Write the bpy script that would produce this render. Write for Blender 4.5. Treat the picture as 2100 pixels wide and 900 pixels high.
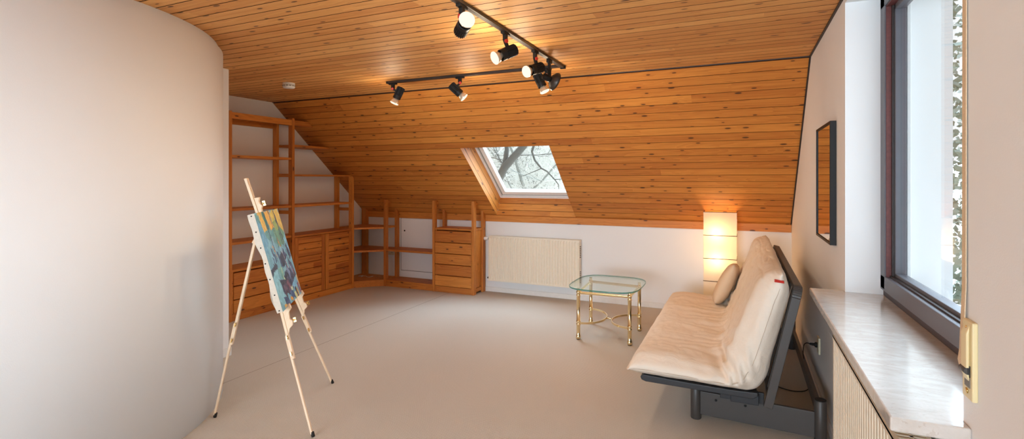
import bpy, bmesh, math, random
import numpy as np
from mathutils import Vector, Matrix, noise

random.seed(7)
sc = bpy.context.scene
for o in list(bpy.data.objects):
    bpy.data.objects.remove(o, do_unlink=True)
COL = sc.collection

# ------------------------------------------------------------------ camera
FPX, THETA, HZ, CAMH = 1045.0, math.atan(471 / 1045), 368.0, 1.5
cd = bpy.data.cameras.new('camera'); cam = bpy.data.objects.new('camera', cd); COL.objects.link(cam)
cd.sensor_fit = 'HORIZONTAL'; cd.sensor_width = 36.0; cd.lens = 36.0 * FPX / 2100
cd.shift_y = (HZ - 450) / 2100; cd.clip_start = 0.02; cd.clip_end = 300
cam.location = (0, 0, CAMH); cam.rotation_euler = (math.pi / 2, 0, THETA)
sc.camera = cam

# ------------------------------------------------------------------ light, world, exposure
EXPOSURE = 0.68
WORLD_STRENGTH = 0.78
SUN_STRENGTH = 5.2
SKYLIGHT_SUN = 14.0
REAR_FILL_W = 360
SPOT_W = 13
SPILL_W = 3.0
PAPER_LAMP_W = 2.0
vs = sc.view_settings
vs.view_transform = 'Standard'; vs.look = 'None'; vs.gamma = 1.0; vs.use_curve_mapping = False
vs.exposure = EXPOSURE
sc.cycles.max_bounces = 10; sc.cycles.diffuse_bounces = 6; sc.cycles.transparent_max_bounces = 12
sc.cycles.sample_clamp_indirect = 6.0; sc.cycles.caustics_reflective = False; sc.cycles.caustics_refractive = False
w = bpy.data.worlds.new('overcast_sky'); sc.world = w; w.use_nodes = True
bg = w.node_tree.nodes['Background']; bg.inputs[0].default_value = (0.93, 0.97, 1.0, 1); bg.inputs[1].default_value = WORLD_STRENGTH

def light(kind, name, loc, energy, color, **kw):
    l = bpy.data.lights.new(name, kind); l.energy = energy; l.color = color
    for k, v in kw.items(): setattr(l, k, v)
    o = bpy.data.objects.new(name, l); COL.objects.link(o); o.location = loc
    return o
def aim(o, d):
    o.rotation_euler = Vector(d).to_track_quat('-Z', 'Y').to_euler()
sun = light('SUN', 'soft_daylight', (8, 0, 8), SUN_STRENGTH, (0.60, 0.81, 1.0), angle=math.radians(80))
aim(sun, (-1.0, -0.55, -0.55))
sun2 = light('SUN', 'soft_north_daylight', (-2, 12, 9), SKYLIGHT_SUN, (0.66, 0.84, 1.0), angle=math.radians(90))
aim(sun2, (0.05, -1.0, -0.75))
# added fill light, through an opening invented in the wall behind the photographer
rw = light('AREA', 'rear_fill_light', (-0.9, -6.25, 1.45), REAR_FILL_W, (0.66, 0.84, 1.0), shape='RECTANGLE', size=3.4, size_y=1.9)
aim(rw, (0, 1, -0.05))

# ------------------------------------------------------------------ materials
def lin(c):
    return tuple(((x / 255) / 12.92 if x / 255 <= .04045 else ((x / 255 + .055) / 1.055) ** 2.4) for x in c)
class N:
    def __init__(s, name):
        s.m = bpy.data.materials.new(name); s.m.use_nodes = True
        s.t = s.m.node_tree; s.t.nodes.clear()
        s.out = s.add('ShaderNodeOutputMaterial')
    def add(s, t, **kw):
        n = s.t.nodes.new(t)
        for k, v in kw.items():
            if k.startswith('i_'): 
                n.inputs[k[2:].replace('_', ' ')].default_value = v
            else: setattr(n, k, v)
        return n
    def link(s, a, b): s.t.links.new(a, b)
    def math(s, op, a, b=None, c=None):
        n = s.t.nodes.new('ShaderNodeMath'); n.operation = op
        for i, v in enumerate((a, b, c)):
            if v is None: continue
            if isinstance(v, (int, float)): n.inputs[i].default_value = v
            else: s.link(v, n.inputs[i])
        return n.outputs[0]
    def ramp(s, fac, stops):
        n = s.t.nodes.new('ShaderNodeValToRGB'); s.link(fac, n.inputs[0])
        while len(n.color_ramp.elements) < len(stops): n.color_ramp.elements.new(.5)
        for e, (p, c) in zip(n.color_ramp.elements, stops):
            e.position = p; e.color = (*c, 1) if len(c) == 3 else c
        return n.outputs[0]
    def mix(s, fac, a, b, mode='MIX'):
        n = s.t.nodes.new('ShaderNodeMix'); n.data_type = 'RGBA'; n.blend_type = mode
        for i, v in ((0, fac), (6, a), (7, b)):
            if isinstance(v, (int, float)): n.inputs[i].default_value = v
            elif isinstance(v, tuple): n.inputs[i].default_value = (*v, 1)
            else: s.link(v, n.inputs[i])
        return n.outputs[2]
    def comb(s, x, y, z):
        n = s.t.nodes.new('ShaderNodeCombineXYZ')
        for i, v in enumerate((x, y, z)):
            if isinstance(v, (int, float)): n.inputs[i].default_value = v
            else: s.link(v, n.inputs[i])
        return n.outputs[0]
    def bsdf(s, color, rough=.5, metal=0., spec=.5, coat=0., bump=None, bstr=.2, bdist=.01):
        b = s.t.nodes.new('ShaderNodeBsdfPrincipled')
        if isinstance(color, tuple): b.inputs['Base Color'].default_value = (*color[:3], 1)
        else: s.link(color, b.inputs['Base Color'])
        if isinstance(rough, (int, float)): b.inputs['Roughness'].default_value = rough
        else: s.link(rough, b.inputs['Roughness'])
        b.inputs['Metallic'].default_value = metal
        b.inputs['Specular IOR Level'].default_value = spec
        b.inputs['Coat Weight'].default_value = coat
        b.inputs['Coat Roughness'].default_value = .2
        if bump is not None:
            n = s.t.nodes.new('ShaderNodeBump'); n.inputs['Strength'].default_value = bstr; n.inputs['Distance'].default_value = bdist
            s.link(bump, n.inputs['Height']); s.link(n.outputs[0], b.inputs['Normal'])
        s.link(b.outputs[0], s.out.inputs[0])
        return b
    def noise(s, vec, scale, detail=3., rough=.5, dist=0.):
        n = s.t.nodes.new('ShaderNodeTexNoise'); s.link(vec, n.inputs['Vector'])
        n.inputs['Scale'].default_value = scale; n.inputs['Detail'].default_value = detail
        n.inputs['Roughness'].default_value = rough; n.inputs['Distortion'].default_value = dist
        return n.outputs[0]

def simple(name, color, rough=.5, metal=0., spec=.5, var=.06, nscale=30., bstr=.0):
    n = N(name); tc = n.add('ShaderNodeTexCoord').outputs['Object']
    f = n.noise(tc, nscale)
    a = tuple(c * (1 - var) for c in color); b = tuple(min(1, c * (1 + var)) for c in color)
    n.bsdf(n.mix(f, a, b), rough, metal, spec, bump=f if bstr else None, bstr=bstr, bdist=.003)
    return n.m

def wood(name, axis, light_c, dark_c, board=None, use_uv=False, rough=.58, coat=.0, knots=.55, bvar=.35, knot_c=(.035, .012, .005)):
    """pine: grain along `axis`; board = plank width across (None: one plank per object)"""
    n = N(name); tcn = n.add('ShaderNodeTexCoord')
    sep = n.add('ShaderNodeSeparateXYZ'); n.link(tcn.outputs['UV' if use_uv else 'Object'], sep.inputs[0])
    X, Y, Z = sep.outputs[0], sep.outputs[1], sep.outputs[2]
    if use_uv: L, A, B = X, Y, n.math('MULTIPLY', Z, 0.)
    else: L, A, B = {'X': (X, Z, Y), 'Y': (Y, Z, X), 'Z': (Z, X, Y)}[axis]
    rnd = n.add('ShaderNodeObjectInfo').outputs['Random']
    if board:
        bi = n.math('FLOOR', n.math('DIVIDE', A, board))
        wn = n.add('ShaderNodeTexWhiteNoise', noise_dimensions='2D'); n.link(n.comb(bi, rnd, 0.), wn.inputs['Vector'])
        r1 = wn.outputs['Value']
        seg = n.math('FLOOR', n.math('DIVIDE', n.math('ADD', L, n.math('MULTIPLY', r1, 7.)), 3.1))
        wn2 = n.add('ShaderNodeTexWhiteNoise', noise_dimensions='3D'); n.link(n.comb(bi, seg, rnd), wn2.inputs['Vector'])
        r = wn2.outputs['Value']
    else:
        r = rnd
    off = n.math('MULTIPLY', r, 37.)
    Lo = n.math('ADD', L, off)
    gv = n.comb(n.math('MULTIPLY', Lo, 1.3), n.math('MULTIPLY', A, 42.), n.math('ADD', n.math('MULTIPLY', B, 42.), off))
    g = n.noise(gv, 1., 4., .55, .6)
    gv2 = n.comb(n.math('MULTIPLY', Lo, .8), n.math('MULTIPLY', A, 9.), n.math('ADD', n.math('MULTIPLY', B, 9.), off))
    g2 = n.noise(gv2, 1., 2., .5, 1.5)
    rings = n.math('FRACT', n.math('MULTIPLY', g2, 7.))
    tone = n.math('ADD', n.math('MULTIPLY', g, .55), n.math('ADD', n.math('MULTIPLY', rings, .22), n.math('MULTIPLY', n.math('SUBTRACT', r, .5), bvar)))
    col = n.ramp(tone, [(.12, light_c), (.75, dark_c)])
    # knots
    vo = n.add('ShaderNodeTexVoronoi'); vo.feature = 'F1'; vo.voronoi_dimensions = '2D'
    n.link(n.comb(n.math('MULTIPLY', Lo, 3.4), n.math('MULTIPLY', n.math('ADD', A, B), 9.5), 0.), vo.inputs['Vector']); vo.inputs['Scale'].default_value = 1.
    sc3 = n.add('ShaderNodeSeparateColor'); n.link(vo.outputs['Color'], sc3.inputs[0])
    rad = n.math('MULTIPLY', n.math('GREATER_THAN', sc3.outputs[0], 1 - knots), n.math('ADD', .045, n.math('MULTIPLY', sc3.outputs[1], .07)))
    k = n.math('SUBTRACT', 1., n.math('SMOOTH_MIN', 1., n.math('DIVIDE', vo.outputs['Distance'], n.math('ADD', rad, .0001)), .1))
    k = n.math('MAXIMUM', k, 0.)
    kk = n.math('MINIMUM', n.math('MULTIPLY', k, 3.), 1.)
    halo = n.math('MAXIMUM', n.math('SUBTRACT', 1., n.math('DIVIDE', vo.outputs['Distance'], n.math('ADD', n.math('MULTIPLY', rad, 3.2), .0001))), 0.)
    col = n.mix(n.math('MULTIPLY', halo, .35), col, dark_c)
    col = n.mix(n.math('MULTIPLY', kk, .85), col, knot_c)
    n.bsdf(col, rough, 0, .5, coat, bump=g, bstr=.06, bdist=.002)
    return n.m

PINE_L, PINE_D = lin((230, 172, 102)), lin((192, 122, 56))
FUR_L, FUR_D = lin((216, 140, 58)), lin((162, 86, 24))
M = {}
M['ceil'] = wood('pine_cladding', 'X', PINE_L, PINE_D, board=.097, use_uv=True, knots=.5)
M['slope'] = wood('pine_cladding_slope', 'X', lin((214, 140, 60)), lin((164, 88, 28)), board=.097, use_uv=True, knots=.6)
M['fx'] = wood('stained_pine_x', 'X', FUR_L, FUR_D); M['fy'] = wood('stained_pine_y', 'Y', FUR_L, FUR_D); M['fz'] = wood('stained_pine_z', 'Z', FUR_L, FUR_D, knots=.2)
M['fyp'] = wood('stained_pine_planks', 'Y', FUR_L, FUR_D, board=.076, bvar=.6, knots=.5)
M['easel'] = wood('pale_beech', 'Z', lin((238, 214, 184)), lin((222, 190, 152)), knots=0, bvar=.1, coat=0, rough=.5)

M['joint'] = simple('dark_joint_stain_shade', lin((92, 52, 22)), .6)  # joint stain plus gap shade, both put into the dark colour
def wall_mat():
    n = N('white_woodchip_plaster'); tc = n.add('ShaderNodeTexCoord').outputs['Object']
    f = n.noise(tc, 220., 2.); g = n.noise(tc, 1.7, 2.)
    n.bsdf(n.mix(g, (.80, .80, .795), (.84, .84, .835)), .85, 0, .2, bump=f, bstr=.12, bdist=.002)
    return n.m
M['wall'] = wall_mat()
def carpet_mat():
    n = N('beige_ribbed_carpet'); tc = n.add('ShaderNodeTexCoord').outputs['Object']
    sep = n.add('ShaderNodeSeparateXYZ'); n.link(tc, sep.inputs[0]); X, Y = sep.outputs[0], sep.outputs[1]
    a = n.math('SINE', n.math('MULTIPLY', Y, 2 * math.pi / .0115)); b = n.math('SINE', n.math('MULTIPLY', X, 2 * math.pi / .0075))
    weave = n.math('ADD', n.math('MULTIPLY', a, .5), n.math('MULTIPLY', n.math('MULTIPLY', a, b), .5))
    f = n.noise(tc, 160., 3.); g = n.noise(tc, 1.2, 3.)
    base = n.mix(n.math('ADD', n.math('MULTIPLY', weave, .22), n.math('MULTIPLY', f, .6)), lin((190, 181, 169)), lin((226, 219, 209)))
    base = n.mix(n.math('MULTIPLY', n.math('SUBTRACT', g, .35), .5), base, lin((204, 195, 182)))
    # seam between two carpet lengths
    d = n.math('ABSOLUTE', n.math('ADD', n.math('ADD', X, 3.479), n.math('MULTIPLY', n.math('SUBTRACT', Y, 2.565), .016)))
    s = n.math('LESS_THAN', n.math('ADD', d, n.math('MULTIPLY', n.math('SUBTRACT', f, .5), .006)), .004)
    base = n.mix(n.math('MULTIPLY', s, .55), base, lin((112, 92, 74)))
    n.bsdf(base, .95, 0, .1, bump=weave, bstr=.5, bdist=.003)
    return n.m
M['carpet'] = carpet_mat()
M['trimwhite'] = simple('white_skirting', (.80, .785, .76), .5)
M['radiator'] = simple('cream_enamel', lin((236, 226, 206)), .35)
M['black'] = simple('black_plastic', (.012, .011, .010), .5, spec=.25)
M['trackmetal'] = simple('dark_brown_metal', (.03, .022, .018), .4)
M['red'] = simple('red_plastic', (.55, .03, .02), .4)
M['grey'] = simple('grey_lacquered_steel', lin((70, 66, 63)), .45, .2)
M['darkgrey'] = simple('anthracite_steel', (.03, .032, .036), .4, .2)
M['brass'] = simple('polished_brass', (.90, .74, .44), .16, 1.)
M['brassdark'] = simple('brass_wing_nut', (.75, .52, .2), .25, 1.)
M['whiteframe'] = simple('white_lacquer', (.84, .84, .82), .35)
M['greygroove'] = simple('grey_gasket', (.30, .29, .27), .6)
M['winframe'] = simple('anthracite_window_frame', lin((96, 96, 104)), .4)
M['mahogany'] = simple('mahogany_stain', lin((104, 52, 48)), .5, var=.4, nscale=90)
M['darkfoot'] = simple('dark_purple_grey_stain', lin((66, 56, 60)), .5, var=.2, nscale=60)
M['wire'] = simple('dark_bronze_wire', lin((84, 58, 34)), .6)
M['winblack'] = simple('dark_gasket', (.03, .018, .015), .5)
M['cream'] = simple('cream_plastic', lin((226, 208, 160)), .4)
M['socket'] = simple('ivory_plastic', lin((222, 208, 176)), .4)
M['white'] = simple('white_plastic', (.8, .79, .76), .4)
M['canvas_side'] = simple('raw_primed_canvas', lin((214, 204, 188)), .8, var=.12, nscale=60, bstr=.2)
M['extwhite'] = simple('white_render', (.66, .67, .68), .8)
M['strap'] = simple('woven_strap', lin((216, 190, 156)), .8, var=.2, nscale=200)
M['screenprint'] = simple('grey_print', lin((120, 116, 108)), .6)

def marble():
    n = N('pale_marble'); tc = n.add('ShaderNodeTexCoord').outputs['Object']
    mp = n.add('ShaderNodeMapping'); mp.inputs['Scale'].default_value = (1.0, 2.2, 1.0); mp.inputs['Rotation'].default_value = (0, 0, .5); n.link(tc, mp.inputs[0])
    f = n.noise(mp.outputs[0], 9., 6., .65, 1.2); g = n.noise(mp.outputs[0], 55., 3., .6)
    c = n.ramp(f, [(.3, lin((214, 208, 202))), (.62, lin((198, 188, 178)))])
    c = n.mix(n.math('MULTIPLY', n.math('GREATER_THAN', g, .64), .35), c, lin((176, 158, 142)))
    n.bsdf(c, .10, 0, .5, .5)
    return n.m
M['marble'] = marble()
def cloth(name, c, folds=1.):
    n = N(name); tc = n.add('ShaderNodeTexCoord').outputs['Object']
    f = n.noise(tc, 9., 4., .55, .8); g = n.noise(tc, 400., 2.)
    n.bsdf(n.mix(f, tuple(x * .93 for x in c), c), .85, 0, .15, bump=n.math('ADD', f, n.math('MULTIPLY', g, .05)), bstr=.25 * folds, bdist=.03)
    return n.m
M['futon'] = cloth('natural_cotton', lin((236, 225, 210)), 1.1)
M['cushion'] = cloth('beige_cotton', lin((216, 190, 160)), .6)
M['seam'] = simple('seam_thread', lin((196, 178, 156)), .8)
def glass(name, tint=(1, 1, 1), ior=1.45):
    n = N(name); t = n.add('ShaderNodeBsdfTransparent'); t.inputs[0].default_value = (*tint, 1)
    g = n.add('ShaderNodeBsdfGlossy'); g.inputs['Roughness'].default_value = .01; g.inputs[0].default_value = (.95, 1, 1, 1)
    lw = n.add('ShaderNodeLayerWeight'); lw.inputs[0].default_value = .5
    f = n.math('ADD', .025, n.math('MULTIPLY', n.math('POWER', lw.outputs['Facing'], 5.), .5))
    m = n.add('ShaderNodeMixShader'); n.link(f, m.inputs[0]); n.link(t.outputs[0], m.inputs[1]); n.link(g.outputs[0], m.inputs[2]); n.link(m.outputs[0], n.out.inputs[0])
    return n.m
M['pane'] = glass('window_glass', (.97, .98, .98))
M['tableglass'] = glass('table_glass', (.93, .97, .95))
def rim():
    n = N('green_glass_edge'); t = n.add('ShaderNodeBsdfTransparent'); t.inputs[0].default_value = (.35, .62, .55, 1)
    b = n.add('ShaderNodeBsdfPrincipled'); b.inputs['Base Color'].default_value = (.05, .20, .17, 1); b.inputs['Roughness'].default_value = .08
    m = n.add('ShaderNodeMixShader'); m.inputs[0].default_value = .6
    n.link(t.outputs[0], m.inputs[1]); n.link(b.outputs[0], m.inputs[2]); n.link(m.outputs[0], n.out.inputs[0])
    return n.m
M['rim'] = rim()
def mirror():
    n = N('mirror_glass'); g = n.add('ShaderNodeBsdfGlossy'); g.inputs['Roughness'].default_value = .01; g.inputs[0].default_value = (.86, .86, .85, 1)
    n.link(g.outputs[0], n.out.inputs[0]); return n.m
M['mirror'] = mirror()
def paper():
    n = N('rice_paper'); tc = n.add('ShaderNodeTexCoord').outputs['Object']
    f = n.noise(tc, 6., 4., .6, 1.5)
    c = n.mix(f, (.86, .80, .70), (.92, .87, .78))
    d = n.add('ShaderNodeBsdfDiffuse'); t = n.add('ShaderNodeBsdfTranslucent'); n.link(c, d.inputs[0]); n.link(c, t.inputs[0])
    m = n.add('ShaderNodeMixShader'); m.inputs[0].default_value = .55
    n.link(d.outputs[0], m.inputs[1]); n.link(t.outputs[0], m.inputs[2]); n.link(m.outputs[0], n.out.inputs[0]); return n.m
M['paper'] = paper()
def emit(name, c, s):
    n = N(name); e = n.add('ShaderNodeEmission'); e.inputs[0].default_value = (*c, 1); e.inputs[1].default_value = s
    n.link(e.outputs[0], n.out.inputs[0]); return n.m
M['bulbface'] = emit('lit_frosted_bulb_face', (1, .88, .66), .82)
M['bulbneck'] = simple('silvered_bulb_glass', (.75, .66, .52), .25, .6)
M['bulbglow'] = emit('lit_bulb', (1, .78, .45), 3.)
def vcol():
    n = N('oil_paint'); a = n.add('ShaderNodeVertexColor'); a.layer_name = 'paint'
    tc = n.add('ShaderNodeTexCoord').outputs['Object']; f = n.noise(tc, 120., 4.)
    n.bsdf(a.outputs[0], .4, 0, .5, bump=f, bstr=.4, bdist=.004); return n.m
M['paint'] = vcol()
M['bark'] = simple('pale_grey_bark', lin((128, 126, 118)), .9, var=.25, nscale=4)
M['barkdark'] = simple('dark_bark', lin((84, 78, 70)), .9, var=.25, nscale=6)
M['twig'] = simple('frosted_twigs', lin((204, 200, 192)), .9, var=.15, nscale=.6)
M['leaf'] = simple('grey_green_ivy', lin((116, 122, 104)), .5, var=.5, nscale=9)
M['ground'] = simple('winter_meadow', lin((210, 208, 200)), .95, var=.12, nscale=.3)

# ------------------------------------------------------------------ mesh helpers (world coordinates)
class MB:
    def __init__(s): s.v = []; s.f = []; s.mi = []; s.uv = []; s.sm = []
    def face(s, idx, mi=0, uv=None, sm=False): s.f.append(tuple(idx)); s.mi.append(mi); s.uv.append(uv); s.sm.append(sm)
    def quad(s, a, b, c, d, mi=0, uv=None, sm=False):
        i = len(s.v); s.v += [tuple(a), tuple(b), tuple(c), tuple(d)]; s.face((i, i + 1, i + 2, i + 3), mi, uv, sm)
    def box(s, x0, x1, y0, y1, z0, z1, mi=0):
        return s.hexa([(x0, y0, z0), (x1, y0, z0), (x1, y1, z0), (x0, y1, z0)], [(x0, y0, z1), (x1, y0, z1), (x1, y1, z1), (x0, y1, z1)], mi)
    def hexa(s, b, t, mi=0):
        i = len(s.v); s.v += [tuple(p) for p in b] + [tuple(p) for p in t]
        for f in ((3, 2, 1, 0), (4, 5, 6, 7), (0, 1, 5, 4), (1, 2, 6, 5), (2, 3, 7, 6), (3, 0, 4, 7)): s.face([i + k for k in f], mi)
        return s
    def obox(s, c, ax, ay, az, hx, hy, hz, mi=0):
        c = Vector(c); ax, ay, az = Vector(ax), Vector(ay), Vector(az)
        P = lambda a, b, d: c + ax * hx * a + ay * hy * b + az * hz * d
        return s.hexa([P(-1, -1, -1), P(1, -1, -1), P(1, 1, -1), P(-1, 1, -1)], [P(-1, -1, 1), P(1, -1, 1), P(1, 1, 1), P(-1, 1, 1)], mi)
    def bar(s, p, q, wdt, dpt, side=(0, 1, 0), mi=0):
        p, q = Vector(p), Vector(q); d = (q - p); L = d.length; d.normalize()
        sx = Vector(side) - d * d.dot(Vector(side)); sx.normalize(); sy = d.cross(sx)
        return s.obox((p + q) / 2, sx, sy, d, wdt / 2, dpt / 2, L / 2, mi)
    def prism(s, poly, lo, hi, axis='z', mi=0):
        """poly of 2D points, extruded along axis"""
        f = {'z': lambda a, b, t: (a, b, t), 'x': lambda a, b, t: (t, a, b), 'y': lambda a, b, t: (a, t, b)}[axis]
        n = len(poly); i = len(s.v)
        s.v += [f(a, b, lo) for a, b in poly] + [f(a, b, hi) for a, b in poly]
        s.face([i + k for k in reversed(range(n))], mi); s.face([i + n + k for k in range(n)], mi)
        for k in range(n):
            k2 = (k + 1) % n; s.face((i + k, i + k2, i + n + k2, i + n + k), mi)
        return s
    def tube(s, pts, r, n=10, mi=0, cap=True, sm=True):
        pts = [Vector(p) for p in pts]; rs = r if isinstance(r, (list, tuple)) else [r] * len(pts)
        d0 = (pts[1] - pts[0]).normalized(); up = Vector((0, 0, 1)) if abs(d0.z) < .9 else Vector((1, 0, 0))
        u = d0.cross(up).normalized(); base = len(s.v)
        for k, p in enumerate(pts):
            d = (pts[min(k + 1, len(pts) - 1)] - pts[max(k - 1, 0)]).normalized()
            u = (u - d * u.dot(d)).normalized(); v = d.cross(u)
            for j in range(n):
                a = 2 * math.pi * j / n; s.v.append(tuple(p + (u * math.cos(a) + v * math.sin(a)) * rs[k]))
        for k in range(len(pts) - 1):
            for j in range(n):
                j2 = (j + 1) % n; s.face((base + k * n + j, base + k * n + j2, base + (k + 1) * n + j2, base + (k + 1) * n + j), mi, None, sm)
        if cap:
            s.face([base + j for j in reversed(range(n))], mi); e = base + (len(pts) - 1) * n; s.face([e + j for j in range(n)], mi)
        return s
    def lathe(s, o, d, prof, n=24, mi=0, sm=True, cap=True):
        """prof: (t along d, radius)"""
        o = Vector(o); d = Vector(d).normalized(); up = Vector((0, 0, 1)) if abs(d.z) < .9 else Vector((1, 0, 0))
        u = d.cross(up).normalized(); v = d.cross(u); base = len(s.v)
        for t, r in prof:
            for j in range(n):
                a = 2 * math.pi * j / n; s.v.append(tuple(o + d * t + (u * math.cos(a) + v * math.sin(a)) * max(r, 1e-5)))
        for k in range(len(prof) - 1):
            for j in range(n):
                j2 = (j + 1) % n; s.face((base + k * n + j, base + k * n + j2, base + (k + 1) * n + j2, base + (k + 1) * n + j), mi, None, sm)
        if cap:
            s.face([base + j for j in reversed(range(n))], mi); e = base + (len(prof) - 1) * n; s.face([e + j for j in range(n)], mi)
        return s
ORI = {}
def obj(name, mb, mats, parent=None, bevel=0., seg=2, origin=None, fixn=True):
    org = Vector(ORI[parent.name]) if parent is not None else (Vector(origin) if origin is not None else Vector((0, 0, 0)))
    me = bpy.data.meshes.new(name)
    me.from_pydata([tuple(Vector(p) - org) for p in mb.v], [], mb.f)
    if not isinstance(mats, (list, tuple)): mats = [mats]
    for m in mats: me.materials.append(m)
    me.polygons.foreach_set('material_index', mb.mi)
    me.polygons.foreach_set('use_smooth', mb.sm)
    if any(u is not None for u in mb.uv):
        ul = me.uv_layers.new(name='UVMap')
        for p, u in zip(me.polygons, mb.uv):
            if u:
                for li, c in zip(p.loop_indices, u): ul.data[li].uv = c
    if fixn:
        b = bmesh.new(); b.from_mesh(me); bmesh.ops.recalc_face_normals(b, faces=b.faces); b.to_mesh(me); b.free()
    me.update()
    o = bpy.data.objects.new(name, me); COL.objects.link(o)
    if parent is not None: o.parent = parent
    else: o.location = org
    ORI[o.name] = tuple(org)
    if bevel:
        bv = o.modifiers.new('bevel', 'BEVEL'); bv.width = bevel; bv.segments = seg; bv.limit_method = 'ANGLE'; bv.angle_limit = math.radians(40)
    return o
def thing(name, label, cat, loc, group=None, kind=None):
    o = bpy.data.objects.new(name, None); COL.objects.link(o); o.location = loc; ORI[o.name] = tuple(loc); o.empty_display_size = .1
    if label: o['label'] = label
    if cat: o['category'] = cat
    if group: o['group'] = group
    if kind: o['kind'] = kind
    return o
def tag(o, label, cat, group=None, kind=None):
    o['label'] = label; o['category'] = cat
    if group: o['group'] = group
    if kind: o['kind'] = kind
    return o
def struct(o, label=None, cat=None):
    o['kind'] = 'structure'
    if label: o['label'] = label; o['category'] = cat
    return o
def BX(*a): return MB().box(*a)

# ------------------------------------------------------------------ room dimensions
XR, XL, YB, YF, CZ = .481, -5.22, 6.124, -6.0, 2.44
YBR = 4.465                       # where the flat ceiling meets the slope
KZ = 1.011                        # knee-wall height
SL = math.hypot(YB - YBR, CZ - KZ); SD = Vector((0, (YB - YBR) / SL, (KZ - CZ) / SL)); SN = Vector((0, -SD.z, SD.y))
def sp(x, s, off=0.):             # point on the slope: s metres down from the break, off outward
    return Vector((x, YBR, CZ)) + SD * s + SN * off
def slope_z(y): return CZ + (y - YBR) * SD.z / SD.y

# floor
fl = MB().box(-5.6, XR + .434, YF - .3, YB + .3, -.12, 0)
struct(obj('floor', fl, M['carpet']), 'beige ribbed carpet floor with a faint seam', 'floor')

# walls
wb = MB().box(XL - .2, XR + .434, YB, YB + .12, -.1, KZ + .05)
struct(obj('wall_back', wb, M['wall']), 'white low knee wall under the sloping pine ceiling', 'wall')
wl = MB().prism([(YF, -.1), (YB + .1, -.1), (YB + .1, KZ), (YBR, CZ + .05), (YF, CZ + .05)], XL - .12, XL, 'x')
struct(obj('wall_left', wl, M['wall']), 'white wall at far left behind the tall shelving', 'wall')
WY0, WY1, WZ0, WZ1, XO = 1.546, 3.068, .893, 2.40, .915
wr = MB()
wr.prism([(WY1, -.1), (YB + .1, -.1), (YB + .1, KZ), (YBR, CZ + .05), (WY1, CZ + .05)], XR, XO, 'x')
wr.box(XR, XO, YF, WY0, -.1, CZ + .05); wr.box(XR, XO, WY0, WY1, -.1, WZ0); wr.box(XR, XO, WY0, WY1, WZ1, CZ + .05)
struct(obj('wall_right', wr, M['wall']), 'white wall on the right with a deep window opening', 'wall')
ws = MB().box(XL, -3.985, 2.5, 2.97, 0, CZ)
struct(obj('wall_stub', ws, M['wall'], bevel=.006), 'short white wall end between curved wall and shelving', 'wall')
CC, CR = (-4.207, 1.405), 1.35
wc = MB().lathe((CC[0], CC[1], 0), (0, 0, 1), [(0, CR), (2.395, CR), (2.395, CR - .03), (2.44, CR - .03)], 160)
for i, f in enumerate(wc.f):
    if len(f) == 4 and abs(wc.v[f[0]][2] - wc.v[f[2]][2]) < .01: wc.sm[i] = False
o = obj('wall_curved', wc, M['wall']); struct(o, 'large white curved wall filling the left foreground', 'wall')
# unseen wall behind the photographer, opening added to let the fill light in
wf = MB()
wf.box(XL - .12, -2.6, YF - .12, YF, -.1, CZ + .05); wf.box(.8, XO, YF - .12, YF, -.1, CZ + .05)
wf.box(-2.6, .8, YF - .12, YF, -.1, .5); wf.box(-2.6, .8, YF - .12, YF, 2.4, CZ + .05)
struct(obj('wall_front', wf, M['wall']), 'white gable wall behind the photographer', 'wall')

# ---- boarded ceiling: recessed gaps between the boards, their shade also painted dark
BW = .097
def boards(mb, P, s0, s1, x0, x1, hole=None, phase=0., GW=.005, GD=.010):
    """P(x,s,off) -> point; hole = (sx0,sx1,hs0,hs1)"""
    pts = []; k = math.floor((s0 - phase) / BW)
    ss = []
    while True:
        a = phase + k * BW; b = a + BW
        if a > s1: break
        for lo, hi, off in ((a, a + GW, GD), (a + GW, b, 0.)):
            lo2, hi2 = max(lo, s0), min(hi, s1)
            if hi2 > lo2 + 1e-6: ss.append((lo2, hi2, off))
        k += 1
    if hole:
        n = []
        for lo, hi, off in ss:
            cuts = sorted({lo, hi} | {c for c in (hole[2], hole[3]) if lo < c < hi})
            n += [(cuts[i], cuts[i + 1], off) for i in range(len(cuts) - 1)]
        ss = n
    prev = None
    for lo, hi, off in ss:
        mid = (lo + hi) / 2
        ivs = [(x0, x1)]
        if hole and hole[2] < mid < hole[3]: ivs = [(x0, hole[0]), (hole[1], x1)]
        for a, b in ivs:
            q = [(a, lo), (b, lo), (b, hi), (a, hi)]
            e = 1e-4
            uv = [(x, min(max(s - phase, lo - phase + e), hi - phase - e)) for x, s in q]
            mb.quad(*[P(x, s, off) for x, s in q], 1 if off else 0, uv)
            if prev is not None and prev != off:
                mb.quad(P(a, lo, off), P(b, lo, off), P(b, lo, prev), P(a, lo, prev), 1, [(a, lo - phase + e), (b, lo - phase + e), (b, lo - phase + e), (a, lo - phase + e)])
        prev = off
cm = MB(); cm.box(XL - .12, XO, YF - .1, YBR + .02, CZ + .02, CZ + .12)
boards(cm, lambda x, s, off: (x, YBR - s, CZ + off), .006, YBR - YF, XL - .05, XR + .002, GW=.0075, GD=.016)
cm.box(XL - .02, XO, YF, YF + .002, CZ, CZ + .02)
for i in range(6): cm.uv[i] = None
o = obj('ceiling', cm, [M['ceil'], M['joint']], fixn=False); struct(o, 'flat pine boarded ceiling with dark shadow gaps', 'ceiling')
HX0, HX1, HS0, HS1 = -2.972, -1.880, None, None
HS0 = (5.135 - YBR) / SD.y; HS1 = (6.100 - YBR) / SD.y
sm_ = MB()
boards(sm_, lambda x, s, off: sp(x, s, off), .012, SL, XL - .02, XR + .002, (HX0, HX1, HS0, HS1), phase=.012)
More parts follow.
